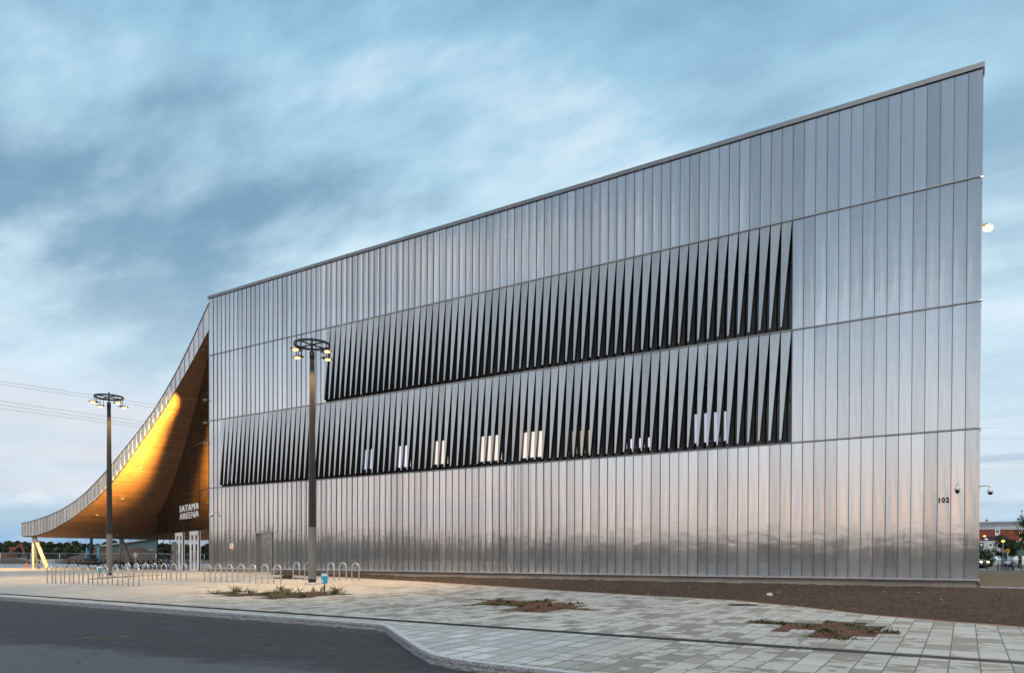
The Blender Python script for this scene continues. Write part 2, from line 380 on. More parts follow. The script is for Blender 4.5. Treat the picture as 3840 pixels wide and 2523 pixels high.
m.add([(v.x, v.y, pz(v.y)) for v in cv], fs)
for pts in list(BEDS.values())+[SOILEDGE]:                 # slab edges round the openings
    n = len(pts); rng = range(n) if pts is not SOILEDGE else range(n-1)
    for i in rng:
        (x0, y0), (x1, y1) = pts[i], pts[(i+1) % n]
        m.add([(x0,y0,pz(y0)),(x1,y1,pz(y1)),(x1,y1,pz(y1)-.09),(x0,y0,pz(y0)-.09)], [(0,1,2,3)])
m.add([(-31,0,Z0),(0,0,Z0),(0,14,Z0+.0),(-31,14,Z0+.0)], [(0,1,2,3)])
tag(m.build('plaza_pavement', M['paving']), kind='structure')

# soil strip between paving and wall
def soil_h(x, y, a=1.0):
    v = Vector((x, y, 0))
    return a*(.035*noise.noise(v*1.1)+.03*noise.noise(v*3.3)+.026*noise.noise(v*8.0)+.024*noise.noise(v*17.0))
m = MB()
nx = 620; P = []
for i in range(nx):
    x = 6.6+(50-6.6)*i/(nx-1); e = lerp_poly(SOILEDGE, x)
    ny = 80; row = []
    ye = .03 if x < 41.1 else .25
    for j in range(ny):
        tt = j/(ny-1); y = e-.06+(ye-e+.06)*tt
        b = min(1, tt*8)
        heap = .14*math.exp(-((y)/.8)**2)*(.6+.6*noise.noise(Vector((x*.5, 3, 0)))) if x < 15.5 else 0
        row.append((x, y, pz(y)-.035+.03*b+soil_h(x, y, .25+.75*b)+heap*max(0, min(1, (16-x)/3))))
    P.append(row)
m.grid(P, True)
tag(m.build('soil_strip', M['soil']), kind='structure')
m = MB()                                                    # red gravel edging along the paving
rp = random.Random(4)
for _ in range(130):
    x = rp.uniform(8, 44); e = lerp_poly(SOILEDGE, x); y = e+.15+(-e-.25)*rp.random(); r = rp.choice((.010,.012,.014,.016,.022))
    m.blob((x, y, pz(y)-.005+soil_h(x, y)), r*1.3, r, r*.8, _, .2, n=3, smooth=False)
tag(m.build('pebbles', M['concrete']), kind='stuff'); m = MB()
for (x0, y0), (x1, y1) in zip(SOILEDGE, SOILEDGE[1:]):
    if x0 < 6.7: continue
    n = max(2, int((x1-x0)/.4)); P = []
    for i in range(n+1):
        x = x0+(x1-x0)*i/n; y = y0+(y1-y0)*i/n; w = .16+.09*noise.noise(Vector((x*1.5, 0, 5)))
        P.append([(x, y, pz(y)-.012), (x-.02, y+w*.5, pz(y)+.012+.01*noise.noise(Vector((x*3, 1, 0)))), (x-.02, y+w, pz(y)-.03)])
    m.grid(P, True)
tag(m.build('gravel_edging', M['edging']), kind='structure')
m = MB(); m.grid([[(x, y, .512+.03*noise.noise(Vector((x*.8, y*.8, 1))) if y > .5 else .512) for y in [.25,.6,1,2,3,5,8,12,18,25,32,40,48]] for x in [41.3,42,43,44,45,47,50,60,80,110]], True)
tag(m.build('sandy_yard', M['sand']), kind='structure')
m = MB(); m.box(41.25, 60, .16, .25, .3, .575); tag(m.build('yard_kerb', M['concrete']), kind='structure')
m = MB(); m.box(20, 120, 55.0, 64.5, .40, .505); tag(m.build('side_street', M['asphalt']), kind='structure')
m = MB(); m.box(20, 120, 53.2, 55.0, .40, .56); tag(m.build('footpath', M['paleroad']), kind='structure')

# road
m = MB()
kb = [(x, y) for x, y in KERB]
m.add([(x, y+.03, pz(y)-.13) for x, y in kb]+[(50,-44,pz(-44)-.13),(-60,-44,pz(-44)-.13)], [tuple(range(len(kb)+2))[::-1]])
tag(m.build('road', M['asphalt']), kind='structure')
# kerb: split granite stones
def resample(pts, step):
    out = [Vector(pts[0])]; acc = 0
    for a, b in zip(pts, pts[1:]):
        a, b = Vector(a), Vector(b); d = (b-a).length; n = max(1, int(round(d/step)))
        out += [a+(b-a)*(i+1)/n for i in range(n)]
    return out
m = MB(); pts = resample(KERB[1:], .09); stone = []; acc = 0; lens = 1.15
def kerb_stone(seg, seed):
    P = []
    for i, p in enumerate(seg):
        a = seg[max(i-1, 0)]; b = seg[min(i+1, len(seg)-1)]; d = (b-a).normalized(); nrm = Vector((-d.y, d.x))
        def q(off, dz, k):
            am = .016 if k < 4 else .007
            r = noise.noise(Vector((p.x*7+k*2.3, p.y*7, k*1.1+dz*9)))
            r2 = noise.noise(Vector((p.x*17, p.y*17, k*3.7)))
            w = p+nrm*(off-(r*.8+r2*.5)*am if k < 4 else off)
            return (w.x, w.y, pz(p.y)+dz+(r+r2)*am*(.35 if k > 2 else 0))
        P.append([q(0,-.2,0), q(-.004,-.13,0), q(-.006,-.10,1), q(.0,-.07,2), q(-.004,-.04,3), q(.004,-.010,3), q(.018,.004,4), q(.07,.008,5), q(.135,.006,6), q(.139,-.1,7)])
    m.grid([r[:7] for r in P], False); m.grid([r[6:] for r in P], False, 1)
    m.add([P[0][k] for k in range(10)], [tuple(range(10))]); m.add([P[-1][k] for k in range(10)], [tuple(range(10))[::-1]])
seg = [pts[0]]; acc = 0
for a, b in zip(pts, pts[1:]):
    acc += (b-a).length; seg.append(b)
    if acc > lens:
        sh = [s.copy() for s in seg]; sh[-1] = sh[-1]-(sh[-1]-sh[-2])*.08
        kerb_stone(sh, len(m.v)); seg = [b]; acc = 0; lens = random.uniform(.9, 1.5)
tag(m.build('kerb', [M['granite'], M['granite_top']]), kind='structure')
# slot drain
m = MB(); d0, d1 = Vector((-20,-16.2)), Vector((48,-18.08)); dd = (d1-d0).normalized(); dn = Vector((-dd.y, dd.x))
n = int((d1-d0).length/.05)
for s in (-1, 1):
    c = (d0+d1)/2+dn*s*.105
    m.obox((c.x, c.y, pz(c.y)+.001), ((d1-d0).x/2,(d1-d0).y/2,SL*(d1-d0).y/2), (dn.x*.011,dn.y*.011,0), (0,0,.005))
c = (d0+d1)/2; m.obox((c.x, c.y, pz(c.y)+.001), ((d1-d0).x/2,(d1-d0).y/2,SL*(d1-d0).y/2), (dn.x*.006,dn.y*.006,0), (0,0,.005))
for i in range(int(.45*n), n):
    c = d0+dd*(i*.05)
    m.obox((c.x, c.y, pz(c.y)+.001), (dd.x*.009,dd.y*.009,0), (dn.x*.10,dn.y*.10,0), (0,0,.0045))
dr = thing('drain_channel', 'long dark slotted drain grating running across the paving beside the kerb', 'drain')
m.build('grating', M['grate'], dr)
m = MB(); m.obox((c0 := (d0+d1)/2).to_3d()+Vector((0,0,pz(c0.y)+.002)), ((d1-d0).x/2,(d1-d0).y/2,SL*(d1-d0).y/2), (dn.x*.118,dn.y*.118,0), (0,0,.0014)); m.build('channel_shade', M['recess'], dr)  # flat black sheet standing in for the shade inside the drain

# planting beds
def weed_clump(mb, x, y, z, h, n, spread, rnd):
    for _ in range(n):
        a = rnd.uniform(0, 6.28); r = abs(rnd.gauss(0, spread)); b = rnd.uniform(0, 6.28); t = rnd.uniform(.25, 1.0)
        p = Vector((x+r*math.cos(a), y+r*math.sin(a), z)); hh = h*rnd.uniform(.35, 1)
        d = Vector((math.cos(b)*t, math.sin(b)*t, 1)).normalized(); w = rnd.uniform(.008, .022)
        sx = Vector((-math.sin(b), math.cos(b), 0))*w
        mid = p+d*hh*.55; tip = p+d*hh+Vector((math.cos(b), math.sin(b), -.4))*hh*.25
        mb.add([p, mid-sx, tip, mid+sx], [(0,1,2,3)])
BEDLAB = {'near_lamp': 'ragged stepped planting bed with straggly weeds beside the lamp with the blue tag',
          'middle': 'stepped reddish planting bed with grass tufts in mid paving',
          'right': 'stepped reddish planting bed nearest the bare soil corner, low green tufts',
          'far_lamp': 'thin dark planting bed at the foot of the farther lamp post',
          'by_wall': 'narrow dark bed with two small bushes between bike hoops and wall'}
rnd = random.Random(3)
for nm, pts in BEDS.items():
    x0, x1 = min(p[0] for p in pts), max(p[0] for p in pts); y0, y1 = min(p[1] for p in pts), max(p[1] for p in pts)
    root = thing('planting_bed', BEDLAB[nm], 'planting bed', ((x0+x1)/2, (y0+y1)/2, 0), 0, 'planting beds cut into the plaza paving')
    ox, oy = (x0+x1)/2, (y0+y1)/2
    m = MB(); nxx = int((x1-x0+.2)/.05)+2; nyy = int((y1-y0+.2)/.05)+2
    m.grid([[((x := x0-.1+(x1-x0+.2)*i/(nxx-1))-ox, (y := y0-.1+(y1-y0+.2)*j/(nyy-1))-oy, pz(y)-.03+max(-.03, min(.022, soil_h(x*2, y*2, .55)))) for j in range(nyy)] for i in range(nxx)], True)
    m.build('soil', M['bedsoil'] if nm in ('middle', 'right') else M['dirt'], root)
    wm = MB(); dm = MB(); area = (x1-x0)*(y1-y0)
    nclump = {'near_lamp': 46, 'middle': 34, 'right': 22, 'far_lamp': 16, 'by_wall': 6}[nm]
    k = 0
    while k < nclump:
        x, y = rnd.uniform(x0, x1), rnd.uniform(y0, y1)
        if not inside(pts, x, y): continue
        k += 1
        tall = nm == 'near_lamp' and rnd.random() < .3
        weed_clump(dm if tall else wm, x-ox, y-oy, pz(y)-.03, rnd.uniform(.25, .5) if tall else rnd.uniform(.05, .13), rnd.randint(12, 34), rnd.uniform(.04, .16), rnd)
    if nm == 'by_wall':
        for (x, y) in ((11.9,-4.2),(12.35,-4.25)): weed_clump(wm, x-ox, y-oy, pz(y), .32, 90, .11, rnd)
    tag(wm.build('weeds', M['weed'], root), kind='stuff')
    if dm.v: tag(dm.build('dry_weeds', M['dryweed'], root), kind='stuff')
# small stone, manhole covers
m = MB(); m.blob((0,0,.03), .085, .07, .06, 3, .25); o = m.build('stone', M['column']); o.location = (35.96,-6.94,pz(-6.94)); tag(o, 'single round pale stone lying on the bare soil', 'stone')
def manhole(name, label, x, y, z, r, mt):
    t_ = thing(name, label, 'manhole cover', (x, y, z))
    m = MB(); m.lathe([(0,.006),(r*.86,.006),(r*.86,.002)], n=32, smooth=False)
    for i in range(-4, 5):
        for j in range(-4, 5):
            if (i*i+j*j) < 17: m.box(i*r*.19-.02, i*r*.19+.02, j*r*.19-.02, j*r*.19+.02, .005, .011)
    m.build('lid', mt, t_); m = MB(); m.lathe([(r*.88,.0),(r*.88,.008),(r*1.05,.008),(r*1.08,0)], n=32, smooth=False); m.build('rim', mt, t_)
manhole('manhole_cover', 'round rusty manhole cover set in the dark asphalt road', 27.25, -21.55, pz(-21.55)-.13, .34, M['iron'])
manhole('manhole_cover', 'round manhole cover set in the paving close to the soil edge', 36.1, -10.5, pz(-10.5)+.002, .34, M['iron'])

# ---------------------------------------------------------------- BUILDING
B = thing('arena_building', 'large hall clad in ribbed grey zinc with slatted windows and a curved timber canopy', 'building', (0,0,0))
UP0, LO0, LOU1 = 26, 3, 88              # first and last panel of the slatted rows
def panel(mb, n, z0, z1, rr):
    x0, x1 = n*W+.008, (n+1)*W-.008
    nz = max(2, int((z1-z0)/.55)); ts = [0,.06,.18,.35,.5,.65,.82,.94,1]
    til = rr.gauss(0, .0028); tilv = rr.gauss(0, .004); P = []
    bs = [.0062+.004*rr.random() for _ in range(nz+1)]
    for j, t in enumerate(ts):
        row = []
        for i in range(nz+1):
            b = bs[i]*(1 if 0 < i < nz else .5)
            prof = math.sin(math.pi*t)**.8 if 0 < t < 1 else 0
            y = -.004-b*prof+til*(t-.5)*2+tilv*(i/nz-.5)
            row.append((x0+(x1-x0)*t, y, z0+(z1-z0)*i/nz))
        P.append(row)
    mb.grid(P, True)
def rib(mb, x, z0, z1): mb.box(x-.006, x+.006, -.036, .0, z0, z1, 1)
BANDS = [(ZB+.02, Z3-.03), (Z3+.03, Z2-.03), (Z2+.03, Z1-.03), (Z1+.03, ZT-.19)]
rr = random.Random(11)
for bi, (z0, z1) in enumerate(BANDS):
  spans = [(0, 103)] if bi in (0, 3) else [(0, LO0 if bi == 1 else UP0), (LOU1, 103)]
  for (na, nb_) in spans:
    m = MB()
    for n in range(na, nb_):
        zz = z0
        if bi == 0 and 11 <= n <= 14: zz = 2.99
        panel(m, n, zz, z1, rr)
        if n: rib(m, n*W, zz if not (bi == 0 and n == 15) else z0, z1)
    if na == 0: m.box(-.02, .012, -.02, .3, z0, z1)
    if nb_ == 103: m.box(L-.012, L+.004, -.018, .3, z0, z1)
    if na == LOU1: rib(m, na*W+.01, z0, z1)
    m.build('wall_cladding', [M['zinc'], M['seam']], B)
for z, nm in ((Z3,'ledge'),(Z2,'ledge'),(Z1,'ledge')):
    m = MB(); P = [(-.03,-.03),(-.045,-.012),(-.062,.0),(-.064,.022),(-.035,.055),(-.0,.058)]
    prof = [(.0,-.03),(-.03,-.03),(-.062,-.018),(-.064,.010),(-.036,.032),(.0,.034)]
    m.grid([[(x, y, z+dz) for y, dz in prof][::-1] for x in [-.06]+[3.2*i for i in range(1, 13)]+[L+.06]])
    m.box(-.06, -.055, -.064, 0, z-.03, z+.02); m.box(L+.055, L+.06, -.064, 0, z-.03, z+.02)
    m.build('ledge_flashing', M['flash'], B)
m = MB()
xsx = [-.05, 4.43]; m.box(-.04, 4.43, -.085, .0, ZB-.035, ZB+.018); m.box(5.9, L+.05, -.085, .0, ZB-.035, ZB+.018)
m.build('base_flashing', M['sill'], B)
m = MB(); x = -.1; k = 0
while x < L+.05:
    x2 = min(L+.07, x+3.05); m.box(x, x2-.008, -.07-.003*(k % 2), .5, ZT-.17, ZT+.002*(k % 2)); x = x2; k += 1
m.build('coping', M['coping'], B)
m = MB(); x = .06; cuts = [4.42, None, 12.5, 18.3, 23.7, 28.9, 33.9, 36.4, 38.4, L-.04]
m.box(.06, 4.42, .03, .4, .2, ZB-.035)
a = 5.92
for i, b_ in enumerate([12.5, 18.3, 23.7, 28.9, 33.9, 36.4, 38.4, L-.04]):
    m.box(a+.006, b_, .03+.004*(i % 2), .4, .2, ZB-.035); a = b_
m.build('plinth', M['plinth'], B)
# body, roof and end walls
m = MB(); m.box(0.02, L-.02, .9, 30, .2, ZT-.25); m.build('building_core', M['recess'], B)
m = MB(); m.box(0, L, .5, 30.2, ZT-.24, ZT-.1); m.build('roof', M['roof'], B)
m = MB()
for i in range(75):
    y0 = .3+.4*i; m.box(L-.02, L+.003, y0, y0+.395, ZB, ZT-.18); m.box(L, L+.03, y0-.008, y0+.008, ZB, ZT-.18)
m.build('end_wall', M['zinc'], B)
# louvre screens
def louvre(n0, n1, z0, z1):
    m = MB(); rr = random.Random(n0)
    for n in range(n0, n1):
        x = n*W; w = W-.035; dd_ = .19+rr.gauss(0, .006); bw = w*(.175+rr.gauss(0, .012)); zb = z0+.10+rr.gauss(0, .01); zt = z1
        ns = 8; F = []; G = []
        for i in range(ns+1):
            t = i/ns; z = zt+(zb-zt)*t
            wob = .004*noise.noise(Vector((n*3.1, t*3, 0)))
            F.append([(x+.004+(w+(bw-w)*t)*s, -.012-dd_*t+wob, z) for s in (0,.5,1)])
            xr = x+.004+w+(bw-w)*t
            G.append([(xr, -.012-dd_*t+wob, z), (xr-.004, .03, z)])
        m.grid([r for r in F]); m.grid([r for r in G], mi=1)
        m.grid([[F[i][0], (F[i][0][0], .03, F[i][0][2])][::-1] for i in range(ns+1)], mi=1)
        b = ns; m.add([F[b][0], F[b][2], (F[b][2][0], .03, zb), (F[b][0][0], .03, zb)], [(3,2,1,0)])
    return m.build('louvre_screen', [M['slat'], M['return']], B)
louvre(UP0, LOU1, Z2+.03, Z1-.03); louvre(LO0, LOU1, Z3+.03, Z2-.03)
def recess(n0, n1, z0, z1, trans):
    x0, x1 = n0*W, n1*W
    m = MB(); m.box(x0, x1, .22, .26, z0, z1); g = m.build('window_band', M['wglass'], B)
    m = MB()
    for n in range(n0, n1): m.box(n*W+.078, n*W+.205, .06, .16, z0, z1)
    for z in trans: m.box(x0, x1, .19, .217, z-.025, z+.025)
    m.build('frame', M['mull'], g)
    m = MB(); m.box(x0-.02, x0, -.0, .3, z0, z1); m.box(x1, x1+.02, -.0, .3, z0, z1); m.box(x0, x1, .0, .3, z0-.03, z0); m.box(x0, x1, .0, .3, z1, z1+.02)
    m.build('reveal', M['mull'], B)
recess(UP0, LOU1, Z2+.06, Z1-.05, (11.7, 12.74)); recess(LO0, LOU1, Z3+.06, Z2-.05, (7.54, 8.53))
for (a, b, z0, z1, mt) in [(1.9,2.5,6.2,7.3,'lit_cool'),(13.1,14.0,6.25,7.3,'lit_dim'),(15.5,16.5,6.2,7.3,'lit_cool'),(17.9,18.9,6.2,7.36,'lit_pink'),(20.7,22.1,6.15,7.35,'lit_pink'),(23.1,24.4,6.15,7.33,'lit_pink'),(25.6,26.7,6.17,7.17,'lit_warm'),(28.3,29.5,6.2,6.6,'lit_cool'),(31.4,32.7,6.2,7.37,'lit_dim')]:
    yy = -.06 if a < 25 else .06
    m = MB(); m.box(a, b, .10+yy, .135+yy, z0, z1); o = m.build('window', M[mt], B)
    m = MB(); m.box(a-.04, b+.04, .095+yy, .13+yy, z0-.05, z0-.002); m.box(a-.04, b+.04, .095+yy, .13+yy, z1+.002, z1+.05); m.box(a-.04, a-.002, .095+yy, .13+yy, z0-.002, z1+.002); m.box(b+.002, b+.04, .095+yy, .13+yy, z0-.002, z1+.002); m.build('frame', M['mull'], o)
# service door
m = MB()
m.box(4.42, 4.455, -.035, .22, .6, 2.985); m.box(5.875, 5.94, -.035, .22, .6, 2.985); m.box(4.455, 5.875, -.035, .22, 2.9, 2.985)
fr = m.build('door_frame', M['flash'], B)
m = MB(); m.box(4.455, 5.875, .18, .22, .6, 2.9); dl = m.build('service_door', M['steel'], B)
m = MB(); m.box(5.70, 5.76, .15, .18, 1.55, 1.75); m.tube([(5.73,.15,1.66),(5.73,.10,1.66),(5.6,.10,1.66)], .012, 8); m.build('handle', M['sill'], dl)
for z in (1.05, 2.2):
    m = MB(); m.box(5.84, 5.87, .165, .18, z, z+.11); m.build('hinge', M['sill'], dl)
m = MB(); m.box(4.40, 5.96, -.12, .25, .45, .60); m.build('door_step', M['concrete'], B)

# ---- curved canopy
TOP = [(0,17.62),(-.61,16.92),(-1.49,15.85),(-2.59,14.63),(-3.61,13.58),(-4.77,12.5),(-6.06,11.42),(-7.39,10.48),(-8.76,9.6),(-10.16,8.74),(-11.4,7.98),(-13.08,7.06),(-14.68,6.27),(-16.07,5.72),(-18.02,5.14),(-19.91,4.75),(-21.45,4.52),(-22.96,4.34),(-24.4,4.22)]
BOT = [(0,15.99),(-.71,15.25),(-1.49,14.47),(-2.29,13.70),(-3.1,12.95),(-4.14,12.06),(-5.2,11.2),(-6.5,10.22),(-7.84,9.24),(-8.99,8.38),(-10.17,7.55),(-11.01,6.98),(-12.61,6.08),(-13.45,5.7),(-14.68,5.17),(-16.07,4.65),(-17.24,4.25),(-18.84,3.8),(-19.93,3.53),(-21.46,3.27),(-22.61,3.17),(-24.4,3.15)]
def curve(pts):
    xs_ = np.array([p[0] for p in pts])[::-1]; zs_ = np.array([p[1] for p in pts])[::-1]
    g = np.linspace(-24.4, 0, 245); z = np.interp(g, xs_, zs_)
    k = np.exp(-np.linspace(-2, 2, 15)**2); k /= k.sum()
    zp = np.concatenate([2*z[0]-z[7:0:-1], z, 2*z[-1]-z[-2:-9:-1]]); z = np.convolve(zp, k, 'valid')
    return lambda x: float(np.interp(x, g, z))
ft, fb = curve(TOP), curve(BOT)
FX = [-24.4+.1*i for i in range(245)]
m = MB()
edges_x = [-24.4+.4956*i for i in range(50)]; edges_x[-1] = -.06
rr = random.Random(5)
for a, b in zip(edges_x, edges_x[1:]):
    bl = .006+.003*rr.random(); tl = rr.gauss(0, .003)
    m.grid([[(a+.006+(b-a-.012)*t, -.005-bl*math.sin(math.pi*t)+tl*(t-.5), fb(a+(b-a)*t)+(ft(a+(b-a)*t)-fb(a+(b-a)*t))*u) for u in (0,.33,.66,1)] for t in (0,.1,.3,.5,.7,.9,1)], True)
    for k in (a,):
        zb_, zt_ = fb(k), ft(k); m.box(k-.009, k+.009, -.045, 0, zb_, zt_, 1)
m.box(-.075, -.05, -.03, .3, fb(-.06), ft(-.06))
fa = m.build('fascia', [M['fascia'], M['flash']], B)
m = MB()
m.grid([[(x, -.03, ft(x)+.02), (x, -.05, ft(x)-.03), (x, .35, ft(x)-.03)][::-1] for x in FX]); m.grid([[(x, .4, ft(x)+.02), (x, -.05, ft(x)+.02)] for x in FX])
m.build('fascia_coping', M['coping'], B)
m = MB(); m.grid([[(x, y, ft(x)-.01) for y in (.05, 30)] for x in FX][::-1])
m.box(-24.42, -24.4, 0, 30, 3.16, 4.22); m.build('canopy_roof', M['roof'], B)
KZ = [(3.0,0),(3.2,.0),(4.0,.08),(4.8,.13),(5.7,.18),(7,.28),(8.2,.32),(9.5,.36),(12,.36),(17,.36)]
def kz(z): return lerp_poly(KZ, z)
SC = 1.017; CAMP = Vector((40.81,-29.0,1.5))
GO = Vector((-.69,.49,0)); GD = Vector((-.94,.342,0)).normalized()
def soff(x0, y, dz=0):                       # the soffit is ruled by level lines that swing with height
    z = fb(x0); k = kz(z); return (x0+k*min(y, 6)-.0, y, z+dz)
def yend(x0):
    z = fb(x0)
    if z < 4.9: return 30.0
    k = kz(z); # meet glass line  y = .49 + (x+.69)/-2.749
    y = (.49-(x0+.69)/2.749)/(1+k/2.749)
    return max(.12, y+.05)
bx = []; x = -24.3                          # battens at equal spacing along the curve
while x < -.15:
    bx.append(x); sl = (fb(x+.05)-fb(x-.05))/.1; x += .135/math.sqrt(1+sl*sl)
m = MB()
for x0 in bx:
    sl = (fb(x0+.04)-fb(x0-.04))/.08; tl = math.sqrt(1+sl*sl); tx, tz = 1/tl, sl/tl; nx_, nz_ = tz, -tx
    if nz_ > 0: nx_, nz_ = -nx_, -nz_
    ye = yend(x0); n = 4 if ye < 8 else 9
    ysamp = [.03+(ye-.03)*(i/n)**1.3 for i in range(n+1)]
    P = []
    for y in ysamp:
        px, _, pz_ = soff(x0, y); w = .044; h = .06
        P.append([(px-tx*w, y, pz_-tz*w), (px-tx*w+nx_*h, y, pz_-tz*w+nz_*h), (px+tx*w+nx_*h, y, pz_+tz*w+nz_*h), (px+tx*w, y, pz_+tz*w)])
    m.grid(P)
m.build('soffit_batten', M['wood'], B)
m = MB()
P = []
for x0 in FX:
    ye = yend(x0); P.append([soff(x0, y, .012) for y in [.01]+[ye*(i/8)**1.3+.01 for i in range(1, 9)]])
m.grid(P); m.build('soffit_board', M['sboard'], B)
for (x0, y) in [(-13.0,1.6),(-15.8,1.3),(-9.6,1.0),(-19.0,2.5),(-20.5,5.5),(-17.5,4.4),(-22.5,9)]:
    px, py_, pz_ = soff(x0, y); m = MB(); m.lathe([(0,-.075),(.085,-.075),(.095,-.03)], (px, py_, pz_), 14); m.build('downlight', M['camera_white'], B)
# glass entrance wall under the canopy
def gpnt(s, z, off=0.0):
    p = GO+GD*s*SC+Vector((-.342,-.94,0)).normalized()*off; return (p.x, p.y, 1.5+(z-1.5)*SC)
GTOP = [(-1.0,15.4),(0,14.6),(1.29,13.55),(2.89,12.0),(4.32,10.84),(6.09,9.4),(7.96,8.12),(9.65,6.92),(12.65,5.68),(14.49,4.95)]
m = MB(); ss = [-1+.25*i for i in range(63)]; ss[-1] = 14.49
m.grid([[gpnt(s, 3.27), gpnt(s, lerp_poly(GTOP, s)+.06)] for s in ss]); gw = m.build('glass_wall', M['eglass_dark'], B)
m = MB(); m.grid([[gpnt(s, .4), gpnt(s, 3.27)] for s in ss]); m.build('shopfront_glass', M['eglass'], B)
ex, ey, _ = gpnt(14.49, 1)
m = MB(); m.add([(ex,ey,.4),(ex,30,.4),(ex,30,5),(ex,ey,5)], [(0,1,2,3)]); m.build('glass_return', M['eglass'], B)
m = MB()
def gbar(s0, s1, z0, z1, o0, o1, mb):
    q = [gpnt(s0,z0,o0), gpnt(s1,z0,o0), gpnt(s1,z0,o1), gpnt(s0,z0,o1), gpnt(s0,z1,o0), gpnt(s1,z1,o0), gpnt(s1,z1,o1), gpnt(s0,z1,o1)]
    mb.add(q, [(0,3,2,1),(4,5,6,7),(0,1,5,4),(1,2,6,5),(2,3,7,6),(3,0,4,7)])
for s in (.19,2.4,4.42,6.44,8.43,10.45,12.47): gbar(s-.035, s+.035, .45, lerp_poly(GTOP, s), .002, .02, m)
gbar(14.43, 14.52, .45, 4.95, -.05, .04, m)
for z in (3.27, 5.88, 9.0, 12.0):
    smax = max(s for s in ss if lerp_poly(GTOP, s) > z); gbar(-.9, smax, z-.025, z+.025, .002, .024, m)
m.build('mullion', M['mull'], gw)
for (s0, s1) in ((6.53,8.53),(2.48,4.53)):
    m = MB(); t_ = .16; mid = (s0+s1)/2
    gbar(s0, s0+t_, .56, 3.22, .03, .09, m); gbar(s1-t_, s1, .56, 3.22, .03, .09, m); gbar(mid-t_, mid+t_, .56, 3.2, .03, .085, m)
    gbar(s0, s1, 2.98, 3.24, .03, .095, m); gbar(s0, s1, .56, .68, .03, .087, m)
    dr_ = m.build('entrance_door', M['white'], B)
    m = MB(); gbar(s0+t_, s1-t_, .62, 3.0, .025, .045, m); m.build('door_glass', M['eglass'], dr_)
    for q in (mid-.28, mid+.28):
        m = MB(); m.tube([gpnt(q, 1.2, .06), gpnt(q, 1.2, .14), gpnt(q, 1.9, .14), gpnt(q, 1.9, .06)], .02, 8); m.build('handle', M['galv'], dr_)
m = MB(); gbar(9.2, 1.9, .40, .575, .0, .55, m); m.build('entrance_step', M['concrete'], B)
# V columns under the canopy tip
for (cx, cy) in ((-23.2,.25),(-23.9,7.8)):
    zt_ = 3.2
    for k, (bx_, by_) in enumerate(((0,0),(-.35,.55),(1.15,.55))):
        m = MB(); m.tube([(cx+bx_, cy+by_, .45), (cx+bx_*.06, cy+by_*.12, zt_)], [.16,.13] if k == 2 else [.09,.08], 14); m.build('column', M['column'], B)
        m = MB(); m.tube([(cx+bx_, cy+by_, .5), (cx+bx_*.985, cy+by_*.985, .58)], .2 if k == 2 else .13, 14); m.build('column_foot', M['galv'], B)

# ---------------------------------------------------------------- fittings on the building (lift-off things)
def floodlight(z, aim, aim2, power, label, cone):
    t_ = thing('floodlight', label, 'floodlight', (-.02,-.02,z), 0, 'floodlights on the building corner')
    d = (Vector(aim)-Vector((-.24,-.1,z))).normalized()
    m = MB(); c = Vector((-.24,-.1,0)); m.tube([c-d*.10, c-d*.04, c+d*.09, c+d*.10], [.05,.085,.10,.10], 16); m.build('housing', M['grey_sleeve'], t_)
    m = MB(); m.tube([c+d*.101, c+d*.106], .088, 16); m.build('lens', M['lamp'], t_)
    m = MB(); m.tube([(0,0,0),(-.12,-.04,-.02),tuple(c)], .025, 8); m.build('bracket', M['grey_sleeve'], t_)
    for a_ in (aim, aim2):
        db = (Vector(a_)-Vector((-.24,-.1,z))).normalized()
        l = bpy.data.lights.new('flood_beam', 'SPOT'); l.energy = power; l.color = (1,.54,.11); l.spot_size = R(cone); l.spot_blend = 1.0; l.shadow_soft_size = .06
        o = bpy.data.objects.new('flood_beam', l); COL.objects.link(o); o.parent = t_; o.location = c+d*.16
        o.rotation_euler = db.to_track_quat('-Z', 'Y').to_euler()
floodlight(11.49, (-5.2,-.55,11.4), (-7.2,-.75,9.9), 25000, 'top floodlight of three on the corner where canopy meets wall', 40)
floodlight(10.04, (-8.6,-.8,8.9), (-11,-.9,7.3), 32000, 'middle floodlight of three on the corner where canopy meets wall', 40)
floodlight(8.74, (-12.4,-.9,6.4), (-14.6,-1.3,5.5), 27000, 'lowest floodlight of three on the corner where canopy meets wall', 40)
def dome_cam(label, x, y, z, dx, dy):
    t_ = thing('security_camera', label, 'security camera', (x, y, z), 0, 'white dome cameras on the hall')
    m = MB(); m.obox((0,0,0), (.045 if dy else .012, .045 if dx else .012, 0), (0,0,.05) if False else ((0,.012,0) if dy else (0,.045,0)), (0,0,.05)); m.build('wall_plate', M['camera_white'], t_)
    m = MB(); m.tube([(0,0,0),(dx*.18,dy*.18,.02),(dx*.27,dy*.27,.0),(dx*.30,dy*.30,-.06),(dx*.30,dy*.30,-.10)], .026, 10); m.build('arm', M['camera_white'], t_)
    c = (dx*.30, dy*.30, -.20); m = MB(); m.lathe([(0,.11),(.05,.11),(.085,.06),(.09,-.01),(.085,-.02)], c, 16); m.build('housing', M['camera_white'], t_)
    m = MB(); m.lathe([(.075,-.02),(.065,-.07),(.03,-.1),(0,-.105)], c, 16); m.build('dome', M['black'], t_)
dome_cam('white dome camera on the long wall above the number at the right end', 40.59, -.02, 4.03, 0, -1)
dome_cam('white dome camera on an arm round the right-hand corner of the hall', L+.03, .15, 3.95, 1, 0)
dome_cam('white dome camera on the long wall at its left end beside the canopy', .62, -.02, 4.33, 0, -1)
t_ = thing('corner_sensor', 'tiny white sensor on the wall corner just under the entrance lettering height', 'sensor', (-.02,.05,4.15))
